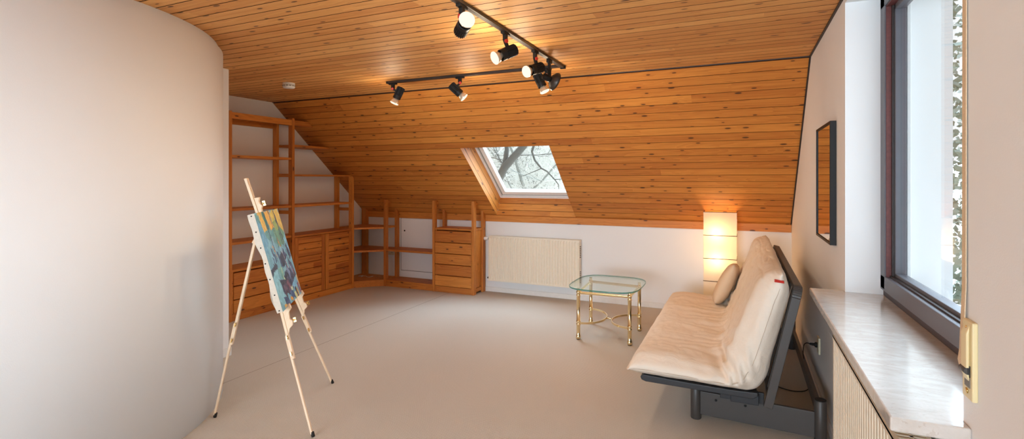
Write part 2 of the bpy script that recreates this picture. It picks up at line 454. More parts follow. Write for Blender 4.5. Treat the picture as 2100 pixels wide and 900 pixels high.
o = obj('ceiling_slope', sm_, [M['slope'], M['joint']], fixn=False); struct(o, 'sloping pine boarded ceiling down to the knee wall', 'ceiling')
# roof build-up behind the boards
rf = MB()
def slab(x0, x1, s0, s1, o0, o1):
    rf.hexa([sp(x0, s0, o0), sp(x1, s0, o0), sp(x1, s1, o0), sp(x0, s1, o0)], [sp(x0, s0, o1), sp(x1, s0, o1), sp(x1, s1, o1), sp(x0, s1, o1)])
slab(XL - .1, HX0 - .06, -.1, SL + .3, .02, .2); slab(HX1 + .06, XO, -.1, SL + .3, .02, .2)
slab(HX0 - .1, HX1 + .1, -.1, HS0 - .02, .02, .12); slab(HX0 - .1, HX1 + .1, HS1 + .04, SL + .3, .02, .14)
struct(obj('roof', rf, M['extwhite']), 'roof structure above the sloping ceiling', 'roof')
# dark strips standing in for shadow where boards meet walls, and the fascia board
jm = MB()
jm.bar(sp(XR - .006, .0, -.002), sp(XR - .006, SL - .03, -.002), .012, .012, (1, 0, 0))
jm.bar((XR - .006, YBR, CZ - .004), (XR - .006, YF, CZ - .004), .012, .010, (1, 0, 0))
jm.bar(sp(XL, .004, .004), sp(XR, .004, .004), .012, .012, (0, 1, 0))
struct(obj('shadow_strip', jm, M['winblack']), 'dark strip standing in for shadow along the ceiling edges', 'trim')
fm = MB().box(XL, XR - .003, YB - .022, YB - .001, .94, KZ + .012)
struct(obj('trim_2', fm, M['fx'], bevel=.002), 'horizontal pine fascia board at the top of the knee wall', 'trim')
# skirting
def skirting(name, mb, lab): struct(obj(name, mb, M['trimwhite'], bevel=.003), lab, 'skirting')
skirting('baseboard_back', MB().box(XL, XR, YB - .014, YB, 0, .062), 'white skirting along the knee wall')
skirting('baseboard_right', MB().box(XR - .014, XR, YF, YB - .014, 0, .062), 'white skirting along the right wall')
skirting('baseboard_stub', MB().box(-3.985, -3.971, 2.5, 2.984, 0, .07).box(-4.9, -3.985, 2.97, 2.984, 0, .07), 'white skirting on the short wall end')
# access door in the knee wall
am = MB(); am.box(-4.53, -3.70, YB - .008, YB, .185, .932)
d1 = struct(obj('door_1', am, M['wall'], bevel=.003), 'white flush access panel in the knee wall', 'door')
obj('latch_hole', MB().lathe((-4.47, YB - .0082, .757), (0, -1, 0), [(0, .012), (.002, .012)], 14), M['black'], d1)
obj('gap', MB().box(-4.54, -4.53, YB - .003, YB, .175, .94).box(-4.54, -3.7, YB - .003, YB, .175, .185), M['greygroove'], d1)

# ------------------------------------------------------------------ window_1 (right)
w1 = thing('window_1', 'tall window with anthracite frame in the deep right opening', 'window', (.64, 2.3, WZ0), kind='structure')
f = MB()
FX = .630
f.box(FX, FX + .075, WY1 - .078, WY1, .965, WZ1); f.box(FX, FX + .075, WY0, WY0 + .078, .965, WZ1)
f.box(FX, FX + .075, WY0, WY1, WZ1 - .06, WZ1); f.box(FX, FX + .08, WY0, WY1, .958, 1.030)
obj('frame', f, M['winframe'], w1, bevel=.003)
m = MB(); m.box(FX + .006, FX + .062, WY1 - .084, WY1 - .078, 1.03, WZ1 - .06); m.box(FX + .006, FX + .06, WY0 + .078, WY1 - .078, WZ1 - .066, WZ1 - .06)
obj('frame_foot', MB().box(FX + .012, FX + .06, WY0, WY1, .928, .958), M['darkfoot'], w1)
obj('inner_frame_edge', m, M['mahogany'], w1)
g = MB(); g.box(FX + .026, FX + .036, WY1 - .098, WY1 - .084, 1.03, WZ1 - .06); g.box(FX + .02, FX + .036, WY0 + .078, WY1 - .084, 1.030, 1.037)
obj('gasket', g, M['winblack'], w1)
s = MB(); s.box(FX + .036, FX + .078, WY1 - .112, WY1 - .078, 1.03, WZ1 - .06); s.box(FX + .036, FX + .078, WY0 + .078, WY0 + .112, 1.03, WZ1 - .06)
s.box(FX + .036, FX + .078, WY0 + .078, WY1 - .078, 1.028, 1.052); s.box(FX + .036, FX + .078, WY0 + .078, WY1 - .078, WZ1 - .09, WZ1 - .06)
obj('sash', s, M['winframe'], w1, bevel=.002)
obj('pane', MB().box(.676, .682, WY0 + .09, WY1 - .09, 1.04, WZ1 - .08), M['pane'], w1)
r_ = MB(); r_.box(.722, .748, WY1 - .030, WY1, .93, WZ1).box(.728, .742, WY1 - .045, WY1 - .03, .93, WZ1); r_.box(.722, .748, WY0, WY0 + .03, .93, WZ1)
obj('shutter_guide', r_, M['whiteframe'], w1, bevel=.002)
os_ = MB().prism([(.70, .975), (.70, .93), (.99, .855), (.99, .89)], WY0 - .03, WY1 + .03, 'y')
obj('outer_sill', os_, M['extwhite'], w1)
sl = MB().prism([(.327, 1.497), (XR, 1.497), (XR, WY0), (.645, WY0), (.645, WY1), (XR, WY1), (XR, 3.104), (.327, 3.104)], .893, .928, 'z')
obj('sill', sl, M['marble'], w1, bevel=.004)
# belt winder for the roller shutter
bwt = thing('strap_winder', 'cream roller shutter strap winder on the near right wall', 'strap winder', (XR, 1.495, 1.0))
b = MB().box(.470, XR, 1.462, 1.518, 1.000, 1.178)
b.prism([(.463, 1.06), (.463, 1.15), (.470, 1.17), (.470, 1.04)], 1.474, 1.506, 'y')
obj('housing', b, M['cream'], bwt, bevel=.003)
for z in (1.018, 1.160): obj('screw', MB().lathe((.470, 1.490, z), (-1, 0, 0), [(0, .0065), (.002, .0065), (.003, .004)], 14), M['brassdark'], bwt)
obj('slot', MB().box(.4685, .4705, 1.472, 1.508, 1.052, 1.078), M['black'], bwt)
obj('roller', MB().lathe((.467, 1.474, 1.066), (0, 1, 0), [(0, .008), (.032, .008)], 14), M['grey'], bwt)
obj('label', MB().box(.4688, .4702, 1.472, 1.502, 1.028, 1.050), M['screenprint'], bwt)
st = MB(); pts = [(.4775, 2.42), (.476, 1.25), (.471, 1.10), (.468, 1.075), (.470, 1.062)]
for (xa, za), (xb, zb) in zip(pts, pts[1:]):
    st.hexa([(xa, 1.518, za), (xa + .002, 1.518, za), (xa + .002, 1.540, za), (xa, 1.540, za)], [(xb, 1.518, zb), (xb + .002, 1.518, zb), (xb + .002, 1.540, zb), (xb, 1.540, zb)])
obj('strap', st, M['strap'], bwt)

# ------------------------------------------------------------------ window_2 (skylight)
w2 = thing('window_2', 'white framed roof window set in a pine lined opening of the slope', 'window', tuple(sp((HX0 + HX1) / 2, HS1)), kind='structure')
DP = .25
def lining(P, a0, a1, hgt):
    mb = MB(); boards(mb, P, 0, hgt, a0, a1, None, phase=-.03); return mb
BOT = Vector((0, 6.218, 1.256)) - Vector((0, 6.100, slope_z(6.1))); TOP = Vector((0, .28, .09))
def linq(x, t): pass
# bottom lining
L_ = BOT.length; nb = Vector((0, BOT.z, -BOT.y)).normalized()
mbq = lining(lambda x, s, off: sp(x, HS1) + BOT * (s / L_) + nb * off, HX0, HX1, L_)
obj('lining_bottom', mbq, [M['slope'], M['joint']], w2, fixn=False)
L2 = TOP.length
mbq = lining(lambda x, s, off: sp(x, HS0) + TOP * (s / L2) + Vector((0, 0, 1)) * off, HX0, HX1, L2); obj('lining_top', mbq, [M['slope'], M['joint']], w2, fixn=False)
for X_, sg in ((HX0, -1), (HX1, 1)):
    def PP(x, s, off, X_=X_, sg=sg):           # x runs down the slope 0..1
        return (sp(X_, HS0) + TOP * (s / DP)).lerp(sp(X_, HS1) + BOT * (s / DP), x) + Vector((sg * off, 0, 0))
    mb = MB(); boards(mb, PP, 0, DP, 0, 1, None, phase=-.035)
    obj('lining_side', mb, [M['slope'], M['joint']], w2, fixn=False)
def ring(x0, x1, s0, s1, w_, o0, o1):
    mb = MB()
    def sb(a, b, c, d): mb.hexa([sp(a, c, o0), sp(b, c, o0), sp(b, d, o0), sp(a, d, o0)], [sp(a, c, o1), sp(b, c, o1), sp(b, d, o1), sp(a, d, o1)])
    sb(x0, x0 + w_, s0, s1); sb(x1 - w_, x1, s0, s1); sb(x0 + w_, x1 - w_, s0, s0 + w_); sb(x0 + w_, x1 - w_, s1 - w_, s1)
    return mb
def sof(p):  # slope coordinate of a point
    return (p - Vector((p.x, YBR, CZ))).dot(SD)
fs0 = sof(sp(0, HS0) + TOP); fs1 = sof(sp(0, HS1) + BOT)
obj('frame', ring(HX0 - .005, HX1 + .005, fs0, fs1 + .005, .034, DP - .002, DP + .05), M['whiteframe'], w2, bevel=.003)
obj('gasket', ring(HX0 + .025, HX1 - .025, fs0 + .03, fs1 - .026, .03, DP + .02, DP + .06), M['greygroove'], w2)
obj('sash', ring(HX0 + .045, HX1 - .045, fs0 + .05, fs1 - .046, .055, DP + .012, DP + .07), M['whiteframe'], w2, bevel=.004)
pg = MB(); a, b_, c, d = HX0 + .09, HX1 - .09, fs0 + .09, fs1 - .09
pg.hexa([sp(a, c, DP + .04), sp(b_, c, DP + .04), sp(b_, d, DP + .04), sp(a, d, DP + .04)], [sp(a, c, DP + .048), sp(b_, c, DP + .048), sp(b_, d, DP + .048), sp(a, d, DP + .048)])
obj('pane', pg, M['pane'], w2)

# ------------------------------------------------------------------ shelving on the left wall
SX0, SX1 = -5.215, -4.89       # depth of the unit
PT = .065                      # post depth
YA, YBm, YC = 3.645, 4.468, 5.495
PW = .036
sh = thing('shelving_unit', 'tall open pine shelving on the left wall, stepped under the slope', 'shelves', (SX1, 4.5, 0))
def post(x0, x1, y0, y1, z1, parent, zb=0., holes=True, slope_cut=False):
    mb = MB()
    if slope_cut:
        mb.hexa([(x0, y0, zb), (x1, y0, zb), (x1, y1, zb), (x0, y1, zb)], [(x0, y0, min(z1, slope_z(y0) - .004)), (x1, y0, min(z1, slope_z(y0) - .004)), (x1, y1, min(z1, slope_z(y1) - .004)), (x0, y1, min(z1, slope_z(y1) - .004))])
    else: mb.box(x0, x1, y0, y1, zb, z1)
    return obj('post', mb, M['fz'], parent, bevel=.003)
def peg_holes(x, y, z0, z1, nrm, parent):
    mb = MB(); z = z0
    while z < z1:
        mb.lathe((x, y, z), nrm, [(0, .003), (.0006, .003)], 8); z += .0638
    obj('peg_hole', mb, M['winblack'], parent)['kind'] = 'stuff'
for y, top in ((YA, 2.225), (YBm, 2.232), (YC, 1.56)):
    p_ = post(SX1 - PT, SX1, y, y + PW, top, sh, slope_cut=True)
    post(SX0, SX0 + PT, y, y + PW, min(top, 2.2), sh, slope_cut=True)
for y, z1 in ((YBm, 2.1), (YC, 1.5)): peg_holes(SX1 - PT / 2, y - .0002, .9, z1, (0, -1, 0), sh)
for y, zs in ((YBm, (1.53, 1.085)), (YC, (1.07,))):
    for z in zs: obj('rung', MB().box(SX0 + PT, SX1 - PT, y + .006, y + .03, z, z + .04), M['fx'], sh, bevel=.002)
def shelf(y0, y1, z, parent, t=.026, mat='fy', cut=False, front=.014):
    if cut:
        yc0 = YBR + (CZ - z) * SD.y / -SD.z - .006; yc1 = YBR + (CZ - z - t) * SD.y / -SD.z - .006
        poly = [(y0, z), (min(y1, yc0), z), (min(y1, yc1), z + t), (y0, z + t)]
        mb = MB().prism(poly, SX0 + .002, SX1 - front, 'x')
    else: mb = MB().box(SX0 + .002, SX1 - front, y0, y1, z, z + t)
    return obj('shelf', mb, M[mat], parent, bevel=.002)
for z in (1.735, 1.165, .805): shelf(YA + PW, YBm, z, sh)
shelf(YBm + PW, 6, 1.893, sh, cut=True); shelf(YBm + PW, YC, 1.540, sh, t=.022); shelf(YBm + PW, YC, 1.165, sh)
shelf(YA + PW, YBm, 2.178, sh, t=.02); shelf(YBm + PW, 6, 2.178, sh, t=.02, cut=True)
bt = MB().box(SX1 - .03, SX1 - .006, YA + PW, YBm, 2.146, 2.212); obj('top_rail', bt, M['fy'], sh, bevel=.002)
yc = lambda z: YBR + (CZ - z) * SD.y / -SD.z - .006
bt = MB().prism([(YBm + PW, 2.150), (yc(2.150), 2.150), (yc(2.212), 2.212), (YBm + PW, 2.212)], SX1 - .03, SX1 - .006, 'x'); obj('top_rail', bt, M['fy'], sh, bevel=.002)
obj('back_rail', MB().box(SX0, SX0 + .022, YA + PW, YBm, 2.118, 2.178), M['fy'], sh, bevel=.002)
# lower three-drawer cabinet
dc = thing('drawer_cabinet', 'low three drawer pine cabinet under the left shelves behind the easel', 'cabinet', (SX1, 4.07, 0))
cb = MB(); y0, y1 = YA + PW, YBm
cb.box(SX0, SX1 - .012, y0, y0 + .02, .06, .52).box(SX0, SX1 - .012, y1 - .02, y1, .06, .52).box(SX0, SX0 + .01, y0, y1, .06, .52).box(SX0, SX1 - .012, y0, y1, .06, .08)
obj('body', cb, M['fy'], dc); obj('top', MB().box(SX0, SX1 - .004, y0, y1, .52, .545), M['fy'], dc, bevel=.002)
obj('plinth', MB().box(SX1 - .03, SX1 - .008, y0, y1, 0, .072), M['fy'], dc, bevel=.002)
zz = [.078, .222, .367, .512]
for a, b_ in zip(zz, zz[1:]): obj('drawer', MB().box(SX1 - .24, SX1 - .004, y0 + .022, y1 - .022, a + .004, b_ - .006), M['fy'], dc, bevel=.005, seg=3)
# two-door cabinet
dd = thing('door_cabinet', 'low two door pine cabinet with slatted doors beside the corner shelves', 'cabinet', (SX1, 5.0, 0))
y0, y1 = YBm + PW, YC
cb = MB(); cb.box(SX0, SX1 - .026, y0, y0 + .02, .06, .80).box(SX0, SX1 - .026, y1 - .02, y1, .06, .80).box(SX0, SX0 + .01, y0, y1, .06, .80).box(SX0, SX1 - .026, y0, y1, .06, .08)
obj('body', cb, M['fy'], dd); obj('top', MB().box(SX0, SX1 - .006, y0, y1, .80, .822), M['fy'], dd, bevel=.002)
obj('plinth', MB().box(SX1 - .03, SX1 - .006, y0, y1, 0, .072), M['fy'], dd, bevel=.002)
ym = (y0 + y1) / 2
for a, b_ in ((y0 + .004, ym - .005), (ym + .005, y1 - .002)):
    pn = MB(); nb_ = 9; hh = (.797 - .078) / nb_
    for i in range(nb_):
        z = .078 + i * hh
        pn.prism([(SX1 - .020, z + .001), (SX1 - .005, z + .004), (SX1 - .005, z + hh - .005), (SX1 - .020, z + hh - .001)], a + .058, b_ - .058, 'y')
    d_ = obj('door', pn, M['fyp'], dd, bevel=.0015)
    for ya_, yb_ in ((a, a + .058), (b_ - .058, b_)): obj('stile', MB().box(SX1 - .024, SX1 - .002, ya_, yb_, .078, .797), M['fz'], d_, bevel=.002)

# corner shelf unit
YD = 5.800; XD = -4.600
cu = thing('corner_shelf', 'pine corner shelf unit with three angled shelves between the two runs', 'shelves', (-4.9, 5.8, 0))
poly = [(SX0, YC + PW + .002), (SX1 - .004, YC + PW + .002), (XD - .004, YD + .004), (XD - .004, YB - .03), (SX0, YB - .03)]
for z, t in ((.806, .024), (.485, .026), (.062, .026)): obj('shelf', MB().prism(poly, z, z + t, 'z'), M['fx'], cu, bevel=.002)
obj('post', MB().hexa([(-5.19, 6.035, 0), (-5.115, 6.035, 0), (-5.115, YB - .024, 0), (-5.19, YB - .024, 0)], [(-5.19, 6.035, slope_z(6.035) - .012), (-5.115, 6.035, slope_z(6.035) - .012), (-5.115, YB - .024, slope_z(YB - .024) - .008), (-5.19, YB - .024, slope_z(YB - .024) - .008)]), M['fz'], cu, bevel=.002)
obj('plinth', MB().hexa([(SX1 - .024, YC + PW + .002, 0), (SX1 - .008, YC + PW + .002, 0), (XD - .004, YD + .012, 0), (XD - .004, YD + .034, 0)], [(SX1 - .024, YC + PW + .002, .062), (SX1 - .008, YC + PW + .002, .062), (XD - .004, YD + .012, .062), (XD - .004, YD + .034, .062)]), M['fx'], cu)
# low open shelving along the knee wall
XE, XF = -3.790, -3.190
ls = thing('low_shelving', 'low pine upright frames with open shelf along the knee wall', 'shelves', (-3.9, YD, 0))
for x in (XD, XE, XF):
    post(x, x + PW, YD, YD + PT, 1.216, ls); post(x + .012, x + PW + .012, YB - .024 - PT, YB - .024, 1.2, ls, slope_cut=True)
    obj('rung', MB().prism([(YD + PT, 1.165), (min(5.98, YBR + (CZ - 1.165) * SD.y / -SD.z - .006), 1.165), (YBR + (CZ - 1.195) * SD.y / -SD.z - .006, 1.195), (YD + PT, 1.195)], x + .006, x + .03, 'x'), M['fy'], ls, bevel=.002)
peg_holes(XF + PW + .0002, YD + .03, .06, 1.19, (1, 0, 0), ls); peg_holes(XE + PW + .0002, YD + .03, .9, 1.19, (1, 0, 0), ls); peg_holes(XD + PW + .0002, YD + .03, .1, 1.19, (1, 0, 0), ls)
obj('shelf', MB().box(XD + PW, XE, YD + .006, YB - .03, .495, .521), M['fx'], ls, bevel=.002)
obj('shelf', MB().box(XD + PW, XE, YD + .006, YB - .03, .064, .090), M['fx'], ls, bevel=.002)
obj('plinth', MB().box(XD + PW, XE, YD + .012, YD + .032, 0, .064), M['fx'], ls, bevel=.002)
obj('bottom_rail', MB().box(XF + .006, XF + .03, YD + PT, YB - .024 - PT, .028, .075), M['fy'], ls, bevel=.002)
# five-drawer chest
ch = thing('drawer_chest', 'five drawer pine chest between the uprights left of the white radiator', 'chest of drawers', (-3.46, YD, 0))
x0, x1 = XE + PW, XF - .001
cb = MB(); cb.box(x0 + .002, x0 + .022, YD + .022, YB - .095, .06, .83).box(x1 - .02, x1 + .018, YD + PT + .004, YB - .095, .078, .83).box(x0, x1, YB - .105, YB - .095, .06, .83).box(x0, x1, YD + .03, YB - .1, .06, .08).box(x1 - .022, x1 - .002, YD + .022, YB - .1, .06, .83)
obj('body', cb, M['fz'], ch, bevel=.002)
obj('top', MB().box(x0 + .002, x1 - .001, YD + .008, YB - .03, .830, .855).box(x1 - .001, x1 + .03, YD + PT + .002, YB - .094, .830, .855), M['fx'], ch, bevel=.002)
obj('plinth', MB().box(x0 + .002, x1 - .001, YD + .008, YD + .03, 0, .078), M['fx'], ch, bevel=.002)
zz = [.080, .225, .372, .517, .664, .820]
for a, b_ in zip(zz, zz[1:]): obj('drawer', MB().box(x0 + .004, x1 - .004, YD + .004, YD + .25, a + .003, b_ - .005), M['fx'], ch, bevel=.006, seg=3)
# sockets and stray cable
so = thing('wall_socket', 'double ivory socket on the knee wall below the open shelf', 'socket', (-4.725, YB, .43))
obj('plate', MB().box(-4.82, -4.655, YB - .012, YB, .388, .468), M['socket'], so, bevel=.004)
for x in (-4.78, -4.697):
    obj('insert', MB().lathe((x, YB - .0125, .428), (0, -1, 0), [(0, .024), (.001, .024), (.001, .021), (-.006, .019)], 20), M['socket'], so)
    obj('pin_hole', MB().lathe((x - .009, YB - .0115, .428), (0, -1, 0), [(0, .0035), (.003, .0035)], 10).lathe((x + .009, YB - .0115, .428), (0, -1, 0), [(0, .0035), (.003, .0035)], 10), M['black'], so)
cb = MB(); pts = []
for i in range(40):
    t = i / 39; pts.append((-5.10 + .20 * t + .03 * math.sin(9 * t), 5.86 + .035 * math.sin(14 * t) + .03 * t, .0915 + .004 * math.sin(11 * t) ** 2))
tag(obj('cable', MB().tube(pts, .0035, 8), M['white'], origin=(-5.0, 5.86, .09)), 'short loose white cable on the bottom corner shelf', 'cable')

# ------------------------------------------------------------------ radiators
def rad_panel(mb, P, a0, a1, z0, z1, pitch, dep):
    """ribbed sheet: P(a, d, z), d outward"""
    n = max(1, round((a1 - a0 - .04) / pitch)); pt = (a1 - a0 - .04) / n; prof = [(a0, 0), (a0 + .012, dep)]
    a = a0 + .02
    for i in range(n):
        s = a + i * pt; prof += [(s + .0, dep), (s + pt * .18, dep * .15), (s + pt * .34, dep * .15), (s + pt * .52, dep), (s + pt * .98, dep)]
    prof += [(a1 - .012, dep), (a1, 0)]
    zi0, zi1 = z0 + .03, z1 - .03
    for (p, d), (q, e) in zip(prof, prof[1:]):
        mb.quad(P(p, d, zi0), P(q, e, zi0), P(q, e, zi1), P(p, d, zi1))
        mb.quad(P(p, d, zi1), P(q, e, zi1), P(q, dep, zi1 + .012), P(p, dep, zi1 + .012)); mb.quad(P(p, d, zi0), P(q, e, zi0), P(q, dep, zi0 - .012), P(p, dep, zi0 - .012))
    mb.quad(P(a0, dep, zi1 + .012), P(a1, dep, zi1 + .012), P(a1, dep, z1), P(a0, dep, z1)); mb.quad(P(a0, dep, z0), P(a1, dep, z0), P(a1, dep, zi0 - .012), P(a0, dep, zi0 - .012))
rb = thing('radiator', 'long white ribbed panel radiator on the knee wall right of the chest', 'radiator', (-2.43, YB, .16))
RX0, RX1, RZ0, RZ1 = -3.055, -1.815, .163, .755
mb = MB(); rad_panel(mb, lambda a, d, z: (a, 6.030 - d, z), RX0, RX1, RZ0, RZ1, .0365, .011); obj('front_panel', mb, M['radiator'], rb, fixn=False)
mb = MB().box(RX0 + .002, RX1 - .002, 6.0295, 6.040, RZ0 + .004, RZ1 - .004).box(RX0 + .002, RX1 - .002, 6.094, 6.102, RZ0 + .004, RZ1 - .004); obj('rear_panel', mb, M['radiator'], rb)
for x in (RX0, RX1): 
    mb = MB().box(x - .004, x + .004, 6.024, 6.106, RZ0 + .004, RZ1 - .002); sd = obj('side_cover', mb, M['radiator'], rb, bevel=.002)
    if x == RX1:
        q = MB()
        for zb in (.225, .535):
            for i in range(7): q.box(x + .0035, x + .0048, 6.045, 6.085, zb + i * .022, zb + .012 + i * .022)
        obj('vent_slot', q, M['black'], sd)['kind'] = 'stuff'
mb = MB(); mb.box(RX0, RX1, 6.020, 6.030, RZ1 - .006, RZ1).box(RX0, RX1, 6.096, 6.106, RZ1 - .006, RZ1)
x = RX0
while x < RX1: mb.box(x, x + .009, 6.03, 6.096, RZ1 - .006, RZ1); x += .0185
obj('top_grille', mb, M['radiator'], rb)
mb = MB().tube([(RX0, 6.06, .715), (RX0 - .03, 6.06, .715)], .011, 12); v_ = obj('valve', mb, M['grey'], rb)
obj('thermostat_head', MB().lathe((RX0 - .022, 6.06, .715), (-1, 0, -.05), [(0, .016), (.012, .022), (.05, .024), (.062, .019)], 20), M['white'], v_)
obj('return_pipe', MB().tube([(RX0 + .01, 6.07, .195), (RX0 - .03, 6.07, .195), (RX0 - .035, 6.075, .19), (RX0 - .035, 6.115, .19)], .012, 12), M['winblack'], rb)
ob = thing('radiator', 'cream ribbed radiator below the marble window sill at right', 'radiator', (.42, 1.8, .1))
A0, A1, Z0, Z1 = .55, 2.69, .12, .80
mb = MB(); rad_panel(mb, lambda a, d, z: (.385 - d, a, z), A0, A1, Z0, Z1, .0365, .011); obj('front_panel', mb, M['radiator'], ob, fixn=False)
obj('rear_panel', MB().box(.3855, .394, A0 + .002, A1 - .002, Z0, Z1 - .004).box(.452, .46, A0, A1, Z0, Z1 - .004), M['radiator'], ob)
for y in (A0, A1): obj('side_cover', MB().box(.378, .466, y - .004, y + .004, Z0, Z1 - .002), M['radiator'], ob, bevel=.002)
mb = MB().box(.374, .386, A0, A1, Z1 - .008, Z1).box(.458, .468, A0, A1, Z1 - .008, Z1).box(.418, .426, A0, A1, Z1 - .008, Z1)
y = A0
while y < A1: mb.box(.386, .458, y, y + .008, Z1 - .008, Z1); y += .02
obj('top_grille', mb, M['radiator'], ob)

# ------------------------------------------------------------------ mirror
mi = thing('wall_mirror', 'tall black framed mirror on the right wall beyond the window', 'mirror', (XR, 3.615, 1.48))
my0, my1, mz0, mz1, mx = 3.322, 3.905, 1.133, 1.828, .449
fr = MB(); t = .014
for a in ((my0, my0 + t, mz0, mz1), (my1 - t, my1, mz0, mz1), (my0 + t, my1 - t, mz0, mz0 + t), (my0 + t, my1 - t, mz1 - t, mz1)): fr.box(mx, XR - .001, *a)
obj('frame', fr, M['black'], mi, bevel=.0015)
obj('glass', MB().box(mx + .006, mx + .010, my0 + .006, my1 - .006, mz0 + .006, mz1 - .006), M['mirror'], mi)

# ------------------------------------------------------------------ smoke detector
sd = thing('smoke_detector', 'round white smoke detector on the flat pine ceiling', 'smoke detector', (-4.03, 3.64, CZ))
o_ = (-4.03, 3.64, CZ)
obj('base', MB().lathe(o_, (0, 0, -1), [(0, .056), (.012, .056), (.012, .052)], 32), M['white'], sd, bevel=.001)
obj('cover', MB().lathe(o_, (0, 0, -1), [(.012, .05), (.018, .056), (.040, .056), (.048, .05), (.050, .02)], 32), M['white'], sd)
for k in range(12):
    a = 2 * math.pi * k / 12; c, s_ = math.cos(a), math.sin(a)
    obj('vent', MB().obox((o_[0] + c * .0555, o_[1] + s_ * .0555, CZ - .028), (c, s_, 0), (-s_, c, 0), (0, 0, 1), .0015, .0105, .006), M['greygroove'], sd)

# ------------------------------------------------------------------ track lighting
TX, TY, TZ = -1.348, 3.968, CZ - .020
Rv = Vector((math.cos(THETA), math.sin(THETA), 0)); Fv = Vector((-math.sin(THETA), math.cos(THETA), 0)); Uv = Vector((0, 0, 1))
ta = thing('light_track', 'long black ceiling track running from the camera side to the corner', 'light track', (TX, 3, CZ), group='black lighting tracks')
obj('rail', MB().box(TX - .018, TX + .018, .9, TY + .03, TZ, CZ - .001), M['trackmetal'], ta, bevel=.002)
obj('end_cap', MB().box(TX - .02, TX + .024, TY + .03, TY + .055, TZ - .006, CZ - .001), M['black'], ta, bevel=.002)
obj('conductor_slot', MB().box(TX - .006, TX + .006, .9, TY + .02, TZ - .0008, TZ + .001), M['winblack'], ta)
tb = thing('light_track', 'black ceiling track running left along the boards from the corner', 'light track', (-2.2, TY, CZ), group='black lighting tracks')
obj('rail', MB().box(-3.085, TX - .018, TY - .018, TY + .018, TZ, CZ - .001), M['trackmetal'], tb, bevel=.002)
obj('end_cap', MB().box(-3.102, -3.085, TY - .02, TY + .02, TZ - .003, CZ - .001), M['black'], tb, bevel=.002)
obj('conductor_slot', MB().box(-3.08, TX - .02, TY - .006, TY + .006, TZ - .0008, TZ + .001), M['winblack'], tb)
WARM = (1.0, .80, .56)
def spotlight(x, y, d, label, along, drop=.058, power=1.):
    """d = (right, up, toward-camera) aim in photo terms, turned into a world direction"""
    D = (Rv * d[0] + Uv * d[1] - Fv * d[2]).normalized()
    t = thing('track_spotlight', label, 'spotlight', (x, y, TZ), group='spotlights on the ceiling tracks')
    ax = Vector((0, 1, 0)) if along == 'y' else Vector((1, 0, 0)); sd_ = Vector((1, 0, 0)) if along == 'y' else Vector((0, 1, 0))
    ad = MB().obox((x, y, TZ - .008), ax, sd_, Uv, .042, .014, .008); ad.obox((x, y, TZ - .034), ax, sd_, Uv, .015, .012, .020)
    obj('adapter', ad, M['black'], t, bevel=.003)
    P = Vector((x, y, TZ - drop))
    perp = (Uv - D * D.dot(Uv)); 
    if perp.length < .2: perp = -Fv - D * D.dot(-Fv)
    perp.normalize()
    hr = .038
    C0 = P - perp * (hr + .030) - D * .005              # centre of the housing near the arm
    obj('arm', MB().bar(P + perp * .010, P - perp * .045, .024, .018, D.cross(perp)), M['black'], t, bevel=.004)
    kx = D.cross(perp); 
    if kx.dot(Fv) > 0: kx = -kx
    kn = P + kx * .011
    obj('knob', MB().lathe(kn, kx, [(0, .0125), (.008, .0125), (.010, .010)], 18), M['red'], t)
    h = MB(); n = 40; base = C0 - D * .045
    prof = [(0, .030), (.006, hr), (.080, hr), (.080, hr - .002), (.118, hr - .001), (.120, hr - .006)]
    u = D.cross(perp).normalized(); b0 = len(h.v)
    rows = [(-.002, .0), (0, .026), (.006, 1.), (.082, 1.), (.084, hr - .0015), (.118, hr - .0005), (.120, hr - .006), (.095, hr - .008)]
    for tt, r in rows:
        for j in range(2 * n):
            a = math.pi * j / n; rr = r
            if r == 1.: rr = hr if (j // 2) % 2 == 0 else hr - .0045
            h.v.append(tuple(base + D * tt + (u * math.cos(a) + perp * math.sin(a)) * max(rr, 1e-5)))
    for k in range(len(rows) - 1):
        for j in range(2 * n):
            j2 = (j + 1) % (2 * n); h.face((b0 + k * 2 * n + j, b0 + k * 2 * n + j2, b0 + (k + 1) * 2 * n + j2, b0 + (k + 1) * 2 * n + j))
    obj('housing', h, M['black'], t)
    bt = base + D * .100
    bu = MB().lathe(bt, D, [(0, .016), (.015, .018), (.035, .032), (.055, .0405), (.062, .0415)], 32, cap=False)
    bulb = obj('bulb', bu, M['bulbneck'], t)
    obj('bulb_face', MB().lathe(bt, D, [(.062, .0415), (.067, .041), (.073, .034), (.076, .02), (.077, .0)], 32), M['bulbface'], bulb)
    org = Vector(ORI[t.name])
    l = light('SPOT', 'spot_beam', (0, 0, 0), SPOT_W * power, WARM, spot_size=math.radians(110), spot_blend=1.0, shadow_soft_size=.04)
    l.parent = t; l.location = bt + D * .085 - org; aim(l, D)
    l2 = light('POINT', 'bulb_spill', (0, 0, 0), SPILL_W * power, WARM, shadow_soft_size=.03)
    l2.parent = t; l2.location = bt + D * .12 - org
    return t
spotlight(TX, 2.346, (.30, .12, .93), 'spotlight nearest the camera, its round lit bulb facing forward', 'y', power=.45)
spotlight(TX, 2.888, (-.80, -.44, .42), 'spotlight on the long track aimed left, second from the camera', 'y')
spotlight(TX, 3.393, (-.72, -.34, .62), 'spotlight on the long track next to the black dish lamp, aimed left', 'y')
spotlight(-1.475, TY, (.40, -.88, .06), 'downward spotlight near the corner on the short track', 'x')
spotlight(-2.300, TY, (.72, -.68, -.12), 'spotlight in the middle of the short track, tilted right', 'x')
spotlight(-3.035, TY, (-.42, -.90, -.02), 'spotlight at the left end of the short track, tilted left', 'x')
